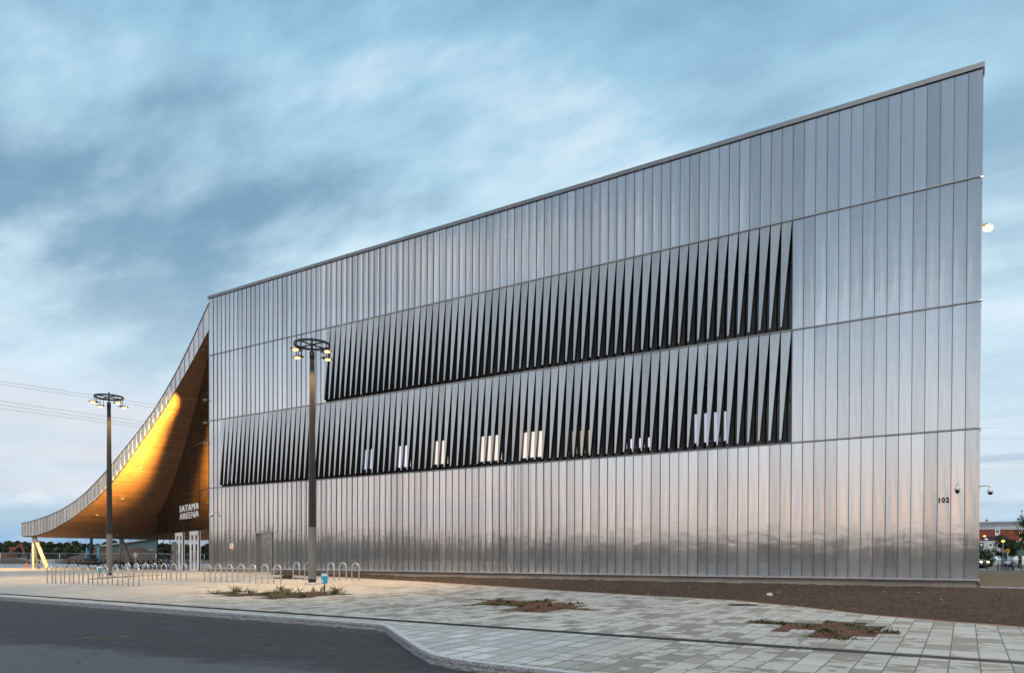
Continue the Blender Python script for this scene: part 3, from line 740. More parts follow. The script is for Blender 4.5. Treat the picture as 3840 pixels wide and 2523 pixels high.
m = MB(); m.box(-.09, -.01, -.03, .04, -.05, .05); m.build('housing', M['camera_white'], t_); m = MB(); m.lathe([(.03,-.05),(.02,-.075),(0,-.08)], (-.05,0,0), 10); m.build('lens', M['black'], t_)
def text_mesh(s, off=0.0, ext=.02, sp=1.0):
    c = bpy.data.curves.new('txt', 'FONT'); c.body = s; c.extrude = ext; c.offset = off; c.space_character = sp; c.resolution_u = 4
    o = bpy.data.objects.new('txt', c); COL.objects.link(o)
    me = bpy.data.meshes.new_from_object(o.evaluated_get(bpy.context.evaluated_depsgraph_get()))
    bpy.data.objects.remove(o); return me
def text_obj(name, s, fn, mt, parent, off=0.0, sp=1.0):
    me = text_mesh(s, off, sp=sp); co = [v.co.copy() for v in me.vertices]
    x0, x1 = min(c.x for c in co), max(c.x for c in co); y0, y1 = min(c.y for c in co), max(c.y for c in co)
    for v, c in zip(me.vertices, co): v.co = fn((c.x-x0)/(x1-x0), (c.y-y0)/(y1-y0), c.z)
    me.materials.clear(); me.materials.append(mt); o = bpy.data.objects.new(name, me); COL.objects.link(o); o.parent = parent; return o
t_ = thing('house_number', 'black house number 102 on the zinc wall near its right end', 'house number', (0,0,0))
text_obj('numerals', '102', lambda u, v, w: Vector((40.04+.32*u, -.045-w*.6, 3.42+.185*v)), M['black'], t_, .05, 1.2)
t_ = thing('entrance_sign', 'white two-line lettering sign on the dark entrance glass', 'sign', (0,0,0))
text_obj('word', 'SATAMA', lambda u, v, w: Vector(gpnt(7.44-4.94*u, 4.69+.45*v, .03+w*.5)), M['lettering'], t_, .0, 1.18)
text_obj('word', 'AREENA', lambda u, v, w: Vector(gpnt(7.44-4.94*u, 4.165+.43*v, .03+w*.5)), M['lettering'], t_, -.014, 1.08)
t_ = thing('camera_warning_sign', 'small white and orange notice on the zinc wall left of the service door', 'sign', (2.215,-.05,2.145))
m = MB(); m.box(-.165,.165,-.006,.004,-.20,.20); m.build('panel', M['white'], t_)
m = MB(); m.box(-.16,.16,-.009,-.0065,-.195,-.10); m.build('orange_band', M['red'], t_)
m = MB(); m.obox((0,-.009,.11), (.07,0,.035), (0,.002,0), (-.012,0,.03)); m.box(-.01,.01,-.011,-.007,.05,.09)
for z in (.0,-.03,-.06): m.box(-.09, .09, -.009, -.0065, z-.006, z+.006)
m.build('symbol', M['stick'], t_)
t_ = thing('wall_lamp', 'bright lit wall lamp high on the right-hand corner of the hall', 'wall lamp', (L+.03,.45,12.75))
m = MB(); m.box(0,.16,-.1,.1,-.03,.08); m.build('housing', M['grey_sleeve'], t_)
m = MB(); m.blob((.17,-.0,-.06), .14,.14,.10, 1, 0); m.build('lens', M['lamp_hot'], t_)
l = bpy.data.lights.new('lamp_light', 'POINT'); l.energy = 1500; l.color = (1,.66,.28); l.shadow_soft_size = .12
o = bpy.data.objects.new('lamp_light', l); COL.objects.link(o); o.parent = t_; o.location = (.35,0,-.2)

# ---------------------------------------------------------------- street lamps
def street_lamp(x, y, label):
    z0 = pz(y); t_ = thing('street_lamp', label, 'street lamp', (x, y, z0), 0, 'ring-headed lamps on the plaza')
    H = 10.15-z0
    m = MB(); m.lathe([(0,.1),(.27,.1),(.30,.085),(.31,-.05)], n=24); m.build('footing', M['concrete'], t_)
    m = MB(); m.tube([(0,0,.1),(0,0,.2)], .15, 8, smooth=False); m.tube([(0,0,.2),(0,0,.23)], .19, 8, smooth=False); m.build('base_collar', M['bronze'], t_)
    m = MB(); m.tube([(0,0,.24),(0,0,2.73-z0)], [.165,.155], 8, smooth=False); m.build('sleeve', M['grey_sleeve'], t_)
    m = MB(); m.tube([(0,0,2.732-z0),(0,0,9.55-z0)], [.155,.098], 8, smooth=False); pl = m.build('pole', M['bronze'], t_)
    m = MB(); m.tube([(0,0,9.55-z0),(0,0,9.86-z0)], [.103,.103], 14); m.build('collar', M['bronze'], pl)
    m = MB(); m.tube([(0,0,9.86-z0),(0,0,10.42-z0)], .038, 10); m.build('mast', M['bronze'], pl)
    n = 48; m = MB(); r0, r1, h = .68, .73, .045; P = []
    for k in range(n+1):
        a = 2*math.pi*k/n; c, s = math.cos(a), math.sin(a)
        P.append([(r0*c,r0*s,H-h),(r1*c,r1*s,H-h),(r1*c,r1*s,H+h),(r0*c,r0*s,H+h),(r0*c,r0*s,H-h)])
    m.grid(P); rg = m.build('ring', M['bronze'], t_)
    for k in range(2):
        a = R(90*k); c, s = math.cos(a), math.sin(a); m = MB(); m.obox((0,0,H), (c*.69,s*.69,0), (-s*.022,c*.022,0), (0,0,.022)); m.build('spoke', M['bronze'], rg)
    for k in range(4):
        a = R(90*k); c, s = math.cos(a), math.sin(a); zl = H-.40
        m = MB()
        for q in (-.09, .09): m.tube([(c*.70-s*q, s*.70+c*q, H-.03), (c*.70-s*q, s*.70+c*q, zl+.05)], .014, 6)
        P = []
        ux, uy = Vector((c,s,0)), Vector((-s,c,0))
        for (o_, wd, zt) in ((.52,.05,.015),(.58,.10,.04),(.75,.15,.06),(.95,.15,.055),(1.06,.09,.02)):
            q = ux*o_; P.append([tuple(q-uy*wd+Vector((0,0,zl))), tuple(q-uy*wd*.8+Vector((0,0,zl+zt))), tuple(q+uy*wd*.8+Vector((0,0,zl+zt))), tuple(q+uy*wd+Vector((0,0,zl)))])
        m.grid(P[::-1], True); m.add([P[i][0] for i in range(5)]+[P[i][3] for i in range(4,-1,-1)], [tuple(range(10))])
        hd = m.build('lamp_head', M['bronze'], t_)
        m = MB(); q = ux*.86; m.blob((q.x, q.y, zl-.006), .115,.115,.045, 2, 0, n=8); m.build('lens', M['lamp'], hd)
        l = bpy.data.lights.new('head_light', 'SPOT'); l.energy = 1000; l.color = (1,.62,.26); l.spot_size = R(112); l.spot_blend = .8; l.shadow_soft_size = .12
        o = bpy.data.objects.new('head_light', l); COL.objects.link(o); o.parent = hd; o.location = (q.x, q.y, zl-.1)
street_lamp(18.2, -8.2, 'tall dark lamp post with grey sleeve standing before the slatted wall')
street_lamp(1.35, -7.15, 'tall dark lamp post with grey sleeve standing before the canopy')

# ---------------------------------------------------------------- bike hoops
def hoop():
    t_ = thing('bike_rack', '', 'bike rack')
    pts = [(-.21,0,.0),(-.21,0,.60)]+[(-.21*math.cos(a), 0, .60+.21*math.sin(a)) for a in [math.pi*i/12 for i in range(1, 12)]]+[(.21,0,.60),(.21,0,0)]
    m = MB(); m.tube(pts, .0255, 10); m.build('hoop', M['galv'], t_)
    for s in (-.21, .21):
        m = MB(); m.lathe([(0,.012),(.055,.012),(.06,0)], (s,0,.001), 12, False); m.build('foot_plate', M['galv'], t_)
    return t_
h0 = hoop(); first = True
ORD = ['first','second','third','fourth','fifth','sixth','seventh','eighth','ninth','tenth']
def row(xs_, y, text, grp):
    global first
    for i, x in enumerate(xs_):
        o = h0 if first else copy_tree(h0); first = False
        o.location = (x, y, pz(y)); o.rotation_euler = (0, 0, random.gauss(0, .02))
        tag(o, 'hoop rack, %s from the left %s' % (ORD[i], text), 'bike rack', grp)
row([5.98+.752*i for i in range(10)], -12.4, 'in the row of ten nearest the road', 'bike hoops nearest the road')
row([5.35+.762*i for i in range(7)], -8.45, 'in the left row behind the nearest row', 'bike hoops in the left back row')
row([11.77+.779*i for i in range(7)], -8.5, 'in the row of seven before the service door', 'bike hoops before the service door')
row([13.64,14.43,15.95,16.72,17.5], -5.0, 'in the row beside the lamp, close to the wall', 'bike hoops close to the wall')

# small stake signs
def stake_sign(x, y, z0, z1, w, label, mt, top):
    t_ = thing('stake_sign', label, 'stake sign', (x, y, pz(y)), R(35))
    m = MB(); m.box(-.02,.02,-.015,.015,-.05, z1-pz(y)-.04); m.build('stake', M['stick'], t_)
    m = MB(); m.box(-w/2, w/2, -.032, -.017, z0-pz(y), z1-pz(y)); pn = m.build('panel', mt, t_)
    m = MB(); m.box(-w/2+.01, w/2-.01, -.036, -.0325, z1-pz(y)-.09, z1-pz(y)-.012); m.build('header', M['white'], pn)
    m = MB(); m.box(-w*.42, -w*.2, -.036, -.0325, z0-pz(y)+.03, z0-pz(y)+.13); m.build('mark', M['white'], pn)
stake_sign(23.28, -12.35, .66, .985, .2, 'bright blue tag on a dark stake in the weedy bed', M['cyan'], .1)
stake_sign(1.95, -8.0, .66, 1.0, .3, 'teal tag on a dark stake in front of the farther lamp', M['teal'], .1)
t_ = thing('access_pillar', 'slim grey box pillar standing before the entrance glass', 'pillar', (-4.75,.62,.53))
m = MB(); m.box(-.13,.13,-.1,.1,0,2.0); m.build('column_box', M['grey_sleeve'], t_); m = MB(); m.box(-.16,.16,-.13,.13,-.02,.04); m.build('base_plate', M['galv'], t_)
m = MB(); m.box(-.06,.06,-.112,-.102,1.1,1.4); m.build('reader', M['black'], t_)

# ---------------------------------------------------------------- BACKGROUND LEFT
m = MB(); m.add([(-70,-14.6,.47),(-31,-16.2,.47),(-31,14,.49),(-45,30,.49),(-75,30,.49)], [(0,1,2,3,4)])
tag(m.build('pale_road', M['paleroad']), kind='structure')
def picnic(x, y, rz, label):
    t_ = thing('picnic_table', label, 'picnic table', (x, y, .53), rz, 'black tables under the canopy')
    for i in range(4):
        m = MB(); m.box(-.9,.9,-.36+.185*i,-.20+.185*i,.72,.76); m.build('top_board', M['black'], t_)
    for s in (-1, 1):
        m = MB(); m.box(-.9,.9,s*.62-.13,s*.62+.13,.43,.47); m.build('seat', M['black'], t_)
        for k in (-1, 1):
            m = MB(); m.tube([(s*.6,k*.62,0),(s*.6,k*.22,.72)], .035, 6); m.build('leg', M['black'], t_)
        m = MB(); m.box(s*.6-.03,s*.6+.03,-.7,.7,.37,.43); m.build('crossbar', M['black'], t_)
for i, (x, y, rz, lb) in enumerate([(-25.6,5.0,.25,'black picnic table, leftmost of the group beside the sapling'),(-24.2,6.0,.3,'black picnic table, second from the left of the group left of the slanted column'),(-22.9,6.6,.2,'black picnic table, third of the group left of the slanted column'),(-26.5,8.2,.3,'black picnic table, farthest back behind the others'),(-20.9,7.9,.25,'black picnic table, right of the slanted column'),(-19.6,8.6,.3,'black picnic table nearest the glass corner'),(-22.4,9.8,.25,'black picnic table behind the pair nearest the glass')]): picnic(x, y, rz, lb)
# sapling
def branch_tree(name, label, loc, h, seed, leaf_n, crown, mats, tr=.05, leafsize=.09, cz=.62, cat='tree', grp=None, nb=7):
    r_ = random.Random(seed); t_ = thing(name, label, cat, loc, 0, grp)
    m = MB(); tips = []
    m.tube([(0,0,-.1),(r_.gauss(0,.03)*h*.2, r_.gauss(0,.03)*h*.2, h*.4),(0,0,h*.93)], [tr,tr*.7,tr*.2], 8)
    for i in range(nb):
        a = r_.uniform(0, 6.28); z = h*(.3+.55*i/nb); ln = crown*r_.uniform(.6, 1.05)*(1-.5*abs(i/nb-.35))
        e = Vector((math.cos(a)*ln, math.sin(a)*ln, z+ln*r_.uniform(.25,.8)))
        m.tube([(0,0,z),tuple(Vector((0,0,z)).lerp(e,.5)+Vector((0,0,-.06*ln))),tuple(e)], [tr*.45,tr*.3,tr*.1], 6); tips.append(e); tips.append(Vector((0,0,z)).lerp(e,.6))
    tips.append(Vector((0,0,h*.95)))
    m.build('trunk', mats[1], t_)
    m = MB()
    cl = [(tp+Vector((r_.gauss(0,.12),r_.gauss(0,.12),r_.gauss(0,.1)))*crown, r_.uniform(.18,.42)*crown) for tp in tips for _ in range(2)]
    for _ in range(leaf_n):
        c, rad = r_.choice(cl)
        d = Vector((r_.gauss(0,1),r_.gauss(0,1),r_.gauss(0,.8))).normalized()*rad*(r_.random()**.4)
        p = c+d; n_ = Vector((r_.gauss(0,1),r_.gauss(0,1),r_.gauss(.6,1))).normalized(); u = n_.orthogonal().normalized(); v = n_.cross(u); s = leafsize*r_.uniform(.6,1.3)
        m.add([p-u*s, p-v*s*.55, p+u*s, p+v*s*.55], [(0,1,2,3)])
    m.build('crown', mats[0], t_); return t_
branch_tree('sapling', 'thin bare young tree in front of the construction fence', (-26.3,4.5,.5), 2.75, 4, 60, .55, (M['leaf'], M['bark']), .03, .05)
# fence (mesh panels on posts)
def fence(pts, h, name, label, mt, cat='fence', panel_w=3.4, mesh_step=.22, z=.45):
    t_ = thing(name, label, cat, (pts[0][0], pts[0][1], z)); o_ = Vector((*pts[0], 0))
    for a, b in zip(pts, pts[1:]):
        a, b = Vector((*a,0))-o_, Vector((*b,0))-o_; n = max(1, int((b-a).length/panel_w))
        for i in range(n):
            p, q = a.lerp(b, i/n), a.lerp(b, (i+1)/n)
            m = MB(); m.tube([p, p+Vector((0,0,h))], .035, 6); m.build('post', mt, t_)
            m = MB(); k = max(2, int((q-p).length/mesh_step))
            for j in range(1, k): 
                w = p.lerp(q, j/k); m.tube([w+Vector((0,0,.1)), w+Vector((0,0,h))], .007, 4, False)
            for zz in (.1, h*.5): m.tube([p+Vector((0,0,zz)), q+Vector((0,0,zz))], .009, 4, False)
            m.tube([p+Vector((0,0,h)), q+Vector((0,0,h))], .024, 5, False)
            m.build('mesh_panel', mt, t_)
fence([(-66,6.5),(-60.8,13.7),(-62,24.7),(-53.8,29.8),(-46,35)], 1.5, 'site_fence', 'long wire mesh fence round the building site', M['galv'])
# warehouse
t_ = thing('warehouse', 'teal grey metal warehouse with a low pitched roof behind the dirt mounds', 'building', (-100,62,.4))
wallm = varied('warehouse_sheet', (.085,.14,.15), .1, 1.5, .5, st=(3,3,.2)); wallp = varied('warehouse_panel', (.16,.21,.24), .08, 1.5, .5); rfm = varied('warehouse_roof', (.52,.53,.55), .1, .5, .4, .6)
def toL(x, y, z): return (x+100, y-62, z-.4)
A, Bq, Cq = (-112.5,52.2), (-96,62.5), (-78,73.5)
m = MB(); P = [toL(*A,.4), toL(*Bq,.4), toL(*Cq,.4), toL(*Cq,3.6), toL(*Bq,6.1), toL(*A,3.3)]
back_ = [(p[0]-14, p[1]+24, p[2]) for p in P]
m.add(P+back_, [(0,1,2,3,4,5),(6,11,10,9,8,7),(0,5,11,6),(2,8,9,3)]); m.build('wall', wallm, t_)
m = MB(); ov = Vector((.3,-.5,0))
for q, s in ((5,4),(4,3)):
    a, b, c, d = [Vector(v) for v in (P[q], P[s], back_[s], back_[q])]
    m.add([a+ov, b+ov, c, d, a+ov+Vector((0,0,.28)), b+ov+Vector((0,0,.28)), c+Vector((0,0,.28)), d+Vector((0,0,.28))], [(0,3,2,1),(4,5,6,7),(0,1,5,4),(1,2,6,5),(2,3,7,6),(3,0,4,7)])
m.build('roof', rfm, t_)
m = MB(); a = Vector(toL(-101.5,59,2.5)); u = Vector((.846,.53,0)); nn = Vector((.53,-.846,0)); m.obox(a+nn*.15, u*3.6, nn*.05, (0,0,.75)); m.build('pale_panel', wallp, t_)
# dirt mounds
def mound(label, x, y, rx, ry, h, seed):
    m = MB(); n = 40; P = []
    for i in range(n+1):
        row_ = []
        for j in range(n+1):
            u, v = -1+2*i/n, -1+2*j/n; r = math.hypot(u, v)
            k = max(0, 1-r)**.8; k *= 1+.55*noise.noise(Vector((u*2.3, v*2.3, seed)))+.2*noise.noise(Vector((u*7, v*7, seed)))
            row_.append((u*rx, v*ry, h*k*1.05-.05))
        P.append(row_)
    m.grid(P, True); o = m.build('dirt_mound', M['dirt']); o.location = (x, y, .42); tag(o, label, 'dirt mound', 'heaps of excavated earth')
mound('pointed brown earth heap left of the slanted column', -70, 31.5, 6.5, 6, 2.3, 2)
mound('broad brown earth heap before the warehouse wall', -66, 34.2, 6.5, 6, 2.5, 5)
mound('low brown earth heap nearest the glass corner', -63, 37.6, 6, 6, 2.3, 9)
mound('small dark earth heap beside the left column', -75, 20.5, 4.5, 3, 1.1, 12)
# drilling rig with dark boom and cyan struts
t_ = thing('drilling_rig', 'dark upright boom rig on a low crawler base behind the canopy', 'drilling rig', (-51.2,19.7,.45))
m = MB(); m.box(-.8,.8,-.4,.4,.5,.85); m.box(-.4,.4,-.35,.35,.85,1.3); m.build('body', M['black'], t_)
for s in (-1,1):
    m = MB(); P=[(-1.0,.1),(-.85,.4),(.85,.4),(1.0,.1),(.8,0),(-.8,0)]
    m.add([(x,s*.62-.18,z) for x,z in P]+[(x,s*.62+.18,z) for x,z in P], [(0,1,2,3,4,5),(11,10,9,8,7,6)]+[(i,i+6,(i+1)%6+6,(i+1)%6) for i in range(6)]); m.build('track', M['iron'], t_)
m = MB(); m.obox((0,0,3.3), (.13,0,0), (0,.13,0), (0,0,1.9)); m.obox((0,0,2.2), (.22,0,0), (0,.22,0), (0,0,.35)); m.build('boom', M['black'], t_)
for (x, y, h) in ((-.5,-.3,2.1),(.7,.45,2.25)):
    m = MB(); m.tube([(x,y,.4),(x,y,h)], .09, 8); m.build('strut', M['cyan'], t_)
    m = MB(); m.tube([(x,y,h),(x*.9,y*.9,4.8)], .018, 5); m.build('cable', M['galv'], t_)
# round sign, hydrant, slabs, excavator
t_ = thing('round_sign', 'back of a round road sign on a thin post before the mounds', 'road sign', (-27.1,11.1,.5))
m = MB(); m.tube([(0,0,0),(0,0,1.45)], .03, 8); m.build('post', M['galv'], t_)
m = MB(); d = Vector((.8,-.6,0)); m.tube([Vector((0,0,1.2))-d*.035, Vector((0,0,1.2))-d*.05], .22, 20); m.build('disc', M['galv'], t_)
t_ = thing('hydrant', 'small red hydrant just left of the canopy column', 'hydrant', (-27.3,1.6,.47)); m = MB(); m.lathe([(0,.5),(.05,.48),(.075,.42),(.075,.1),(.1,.08),(.1,0)], n=14); m.build('barrel', M['red'], t_); m = MB(); m.tube([(-.12,0,.32),(.12,0,.32)], .035, 8); m.build('outlet', M['red'], t_)
conc = M['concrete']; rs = random.Random(8)
for i in range(9):
    dist_ = rs.uniform(0, 1); x = -78+6*rs.random()-.3*i; y = 12.5+i*2.0+rs.uniform(-.4,.4)
    t_ = thing('slab_stack', 'stack of pale concrete slabs, %s from the left behind the fence' % ORD[i], 'slab stack', (x, y, .42), R(30+rs.uniform(-12,12)), 'concrete slabs stored on the site')
    for k in range(rs.randint(2, 4)): 
        m = MB(); m.box(-.9+rs.uniform(-.1,.1), .9, -1.1, 1.1+rs.uniform(-.1,.1), .24*k+.02, .24*k+.2); m.build('slab', conc, t_)
t_ = thing('excavator', 'rusty orange excavator far left on the building site', 'excavator', (-93.5,28.6,.42), R(20))
orange = varied('excavator_orange', (.20,.075,.04), .2, 3, .55)
for s in (-1,1):
    m = MB(); P=[(-1.7,.35),(-1.3,.75),(1.3,.75),(1.7,.35),(1.3,0),(-1.3,0)]
    m.add([(x,s*.95-.25,z) for x,z in P]+[(x,s*.95+.25,z) for x,z in P], [(0,1,2,3,4,5),(11,10,9,8,7,6)]+[(i,i+6,(i+1)%6+6,(i+1)%6) for i in range(6)]); m.build('track', M['iron'], t_)
m = MB(); m.box(-1.5,.9,-1.1,1.1,.8,1.7); m.build('body', orange, t_); m = MB(); m.box(.0,1.2,.2,1.1,1.7,2.7); cb = m.build('cab', orange, t_)
m = MB(); m.box(.05,1.22,.25,1.12,1.95,2.55); m.build('cab_window', M['wglass'], cb)
m = MB(); m.obox((1.9,-.3,2.5), (1.0,0,.6), (0,.14,0), (-.1,0,.18)); m.obox((3.2,-.3,2.2), (.35,0,-.9), (0,.11,0), (.13,0,.06)); m.build('arm', orange, t_)
m = MB(); m.obox((3.5,-.3,1.1), (.3,0,.1), (0,.35,0), (-.1,0,.3)); m.build('bucket', M['iron'], t_)
for i, (x, y) in enumerate(((-88,30.5),(-84,27))):
    t_ = thing('timber_pile', ['pile of pale planks beside the excavator','pile of reddish planks behind the left column'][i], 'timber pile', (x, y, .42), R(25))
    for k in range(5): 
        m = MB(); m.box(-2, 2, -.6+.24*k, -.4+.24*k, .05, .3+.12*(k % 3)); m.build('plank', [M['column'], orange][i], t_)
# power lines
WIRES = [((-94.9,28.1,30.5),(-101.8,59.2,33.0)),((-94.9,28.1,30.0),(-102.1,59.0,32.4)),((-94.9,28.1,27.2),(-103.9,57.9,29.5)),((-94.9,28.1,26.6),(-104.1,57.8,28.8)),((-94.9,28.1,26.0),(-104.4,57.5,28.3))]
wm = mat('cable_grey', (.12,.14,.17), .6)
for i, (a, b) in enumerate(WIRES):
    a, b = Vector(a), Vector(b); m = MB(); m.tube([a+(a-b)*1.2, a, a.lerp(b,.5), b, b+(b-a)*1.2], .022, 5)
    tag(m.build('power_cable', wm), 'thin power cable in the sky left of the canopy, %s from the top' % ORD[i], 'power cable', 'power cables left of the canopy')
for i, z in enumerate((14.2,12.6,9.3,8.2)):
    a, b = Vector((43,95,z+6)), Vector((70,80,z+2.5)); m = MB(); m.tube([a+(a-b)*.6, a, b, b+(b-a)*.6], .009, 5)
    tag(m.build('power_cable', wm), 'faint power cable in the sky right of the hall, %s from the top' % ORD[i], 'power cable', 'power cables right of the hall')

# far forest: countless crowns read as one mass
m = MB(); rf = random.Random(21)
def crown(x, y, h, r_, nleaf, s0):
    zb = .2
    for _ in range(nleaf):
        t = rf.random()**.8; rad = r_*math.sin(math.pi*min(1, .12+.86*t))**.7*(rf.random()**.35); a = rf.uniform(0, 6.28)
        p = Vector((x+rad*math.cos(a), y+rad*math.sin(a), zb+h*(.08+.92*t))); n_ = Vector((rf.gauss(0,1),rf.gauss(0,1),rf.gauss(.3,.8))).normalized(); u = n_.orthogonal().normalized(); v = n_.cross(u); s = s0*rf.uniform(.6,1.4)
        m.add([p-u*s-v*s*.6, p+u*s*.9-v*s*.5, p+u*s+v*s*.7, p-u*s*.7+v*s*.8], [(0,1,2,3)])
cam_xy = Vector((40.8,-29))
for az, nrows, D0, hh, nl in [(None,3,270,6.2,150)]:
    for i in range(150):
        ang = R(112+70*i/150)                              # left of the hall
        for k in range(nrows):
            D_ = D0+k*9+rf.uniform(-4,4); hv = hh*(.8+.35*noise.noise(Vector((i*.11, k, 0)))+.2*rf.random())
            crown(cam_xy.x+D_*math.cos(ang), cam_xy.y+D_*math.sin(ang), hv, 2.6, nl, .5)
tag(m.build('forest', M['forest']), kind='stuff')
m = MB()
for i in range(230):                                        # the same wood runs on behind the viewer
    ang = R(182+170*i/230)
    for k in range(2):
        D_ = 150+k*10+rf.uniform(-5,5); hv = 6.0*(.75+.5*noise.noise(Vector((i*.13, k, 4)))+.25*rf.random())
        crown(cam_xy.x+D_*math.cos(ang), cam_xy.y+D_*math.sin(ang), hv, 3.2, 45, 1.2)
tag(m.build('forest', M['forest_pale']), kind='stuff')

# ---------------------------------------------------------------- BACKGROUND RIGHT
t_ = thing('grey_factory', 'pale grey factory hall rising behind the red brick building', 'building', (50,285,.4))
m = MB(); m.box(-18,8.5,-14,15,0,13.6); m.build('wall', varied('factory_sheet', (.30,.31,.35), .06, .4, .6), t_)
m = MB(); m.box(-18.2,8.7,-14.2,15.2,13.6,13.95); rf_ = m.build('roof', rfm, t_)
m = MB(); m.tube([(-1.6,40,0),(-1.6,40,17.6)], .4, 14); ch = m.build('chimney', M['white'], t_)
for z in (14.6,16.4):
    m = MB(); m.tube([(-1.6,40,z),(-1.6,40,z+.8)], .43, 14); m.build('red_band', M['red'], ch)
brick = varied('red_brick', (.25,.072,.045), .2, 1.2, .85, bump=.2)
t_ = thing('brick_factory', 'long red brick factory with a white banner and a dark window strip', 'building', (55,222,.4), R(32))
m = MB(); m.box(-16,24,-2,18,0,9.3); m.build('wall', brick, t_)
m = MB(); m.box(-16.2,24.2,-2.2,18.2,9.3,9.7); m.box(-9,24.2,-1.5,18,9.7,10.3); m.build('roof', rfm, t_)
for i in range(7):
    m = MB(); m.box(-13.2+1.0*i, -12.3+1.0*i, -2.06, -2.0, 6.2, 7.5); m.build('window', M['wglass'], t_)
m = MB(); m.box(-16,24,-2.12,-2.0,5.6,5.75); m.build('pipe_rail', M['galv'], t_)
t2 = thing('banner', 'white banner with a dark green round emblem on the red brick wall', 'banner', (48.4,209.6,7.95), R(32))
m = MB(); m.box(-.65,.65,-.05,.0,0,1.75); m.build('cloth', M['white'], t2)
green = mat('emblem_green', (.02,.12,.09), .5)
m = MB(); m.tube([(0,-.055,1.1),(0,-.08,1.1)], .45, 24); m.build('emblem', green, t2)
m = MB(); m.box(-.3,.3,-.1,-.083,1.05,1.15); m.build('emblem_bar', M['white'], t2)
# ribbed white containers
def container(x, y, label, bn):
    t_ = thing('container', label, 'container', (x, y, .42), R(32), 'white containers beyond the trees'); wc = varied('container_white', (.62,.62,.60), .08, 1, .5)
    m = MB(); m.box(-3,3,-1.2,1.2,.12,3.9)
    for i in range(20): m.box(-3+.3*i+.02, -3+.3*i+.15, -1.24, -1.2, .25, 3.75)
    m.build('body', wc, t_); m = MB(); m.box(-3.05,3.05,-1.27,1.25,3.9,4.0); m.build('roof', M['white'], t_)
    m = MB(); m.box(-3,3,-1.2,1.2,0,.12); m.build('base_frame', M['iron'], t_)
container(42.6,113.6,'white ribbed container carrying the green flag, left of the leafy tree',0); container(48.4,117.2,'white ribbed container half hidden behind the leafy tree',1)
for (x, y, col, lb) in ((42.95,112.3,green,'green flag with a white emblem hung on the white container'),(44.2,113.0,M['white'],'white flag with a green emblem hung on the white container')):
    t2 = thing('flag', lb, 'flag', (x, y, 3.2), R(32), 'flags on the white container'); m = MB()
    m.grid([[(-.38+.76*i/8, -.3+.06*math.sin(i*1.3+z*2), z) for z in (0,.33,.66,.98)] for i in range(9)], True); m.build('cloth', col, t2)
    m = MB(); m.tube([(0,-.36,.6),(0,-.38,.6)], .2, 16); m.build('emblem', M['white'] if col is green else green, t2)
t_ = thing('kiosk', 'low green and white kiosk building at the right edge', 'kiosk', (49.5,106,.42), R(32))
m = MB(); m.box(-2.8,3,-1.3,1.3,0,3.5); m.build('wall', varied('kiosk_green', (.04,.17,.11), .1, 1, .5), t_); m = MB(); m.box(-3,3.2,-1.5,1.5,3.5,3.85); m.build('roof', M['white'], t_)
m = MB(); m.box(-.6,2.6,-1.36,-1.3,1.9,3.0); m.build('window', M['wglass'], t_); m = MB(); m.box(-2.8,3,-1.34,-1.301,.2,1.4); m.build('white_band', M['white'], t_)
# trees
def leafy(name, label, loc, h, cr, seed, n, ls, nb=12, tr=.12): return branch_tree(name, label, loc, h, seed, n, cr, (M['leaf'], M['bark']), tr, ls, cat='tree', nb=nb)
leafy('leafy_tree', 'broad dark leafy tree with an orange lamp before the containers', (45.2,79.9,.45), 3.7, 1.25, 31, 5200, .10, 16)
leafy('leafy_tree', 'tall slender tree cut off by the right edge of the picture', (45.3,44.6,.45), 5.2, 1.05, 33, 3600, .07, 16, .09)
t_ = thing('round_bush', 'rounded dark bush right beside the corner of the hall', 'bush', (42.3,66.4,.45))
m = MB(); rb = random.Random(2)
for _ in range(3800):
    d = Vector((rb.gauss(0,1),rb.gauss(0,1),rb.gauss(0,1))).normalized()*(rb.random()**.3)*(1+.2*noise.noise(Vector((rb.random()*3,1,2)))); p = Vector((d.x*1.4,d.y*1.2,1.05+d.z*1.1)); n_ = Vector((rb.gauss(0,1),rb.gauss(0,1),rb.gauss(.5,1))).normalized(); u = n_.orthogonal().normalized(); v = n_.cross(u); s = rb.uniform(.05,.12)
    m.add([p-u*s, p-v*s*.6, p+u*s, p+v*s*.6], [(0,1,2,3)])
m.build('foliage', M['leaf'], t_); m = MB(); m.tube([(0,0,0),(0,0,.8)], .09, 8); m.build('stem', M['bark'], t_)
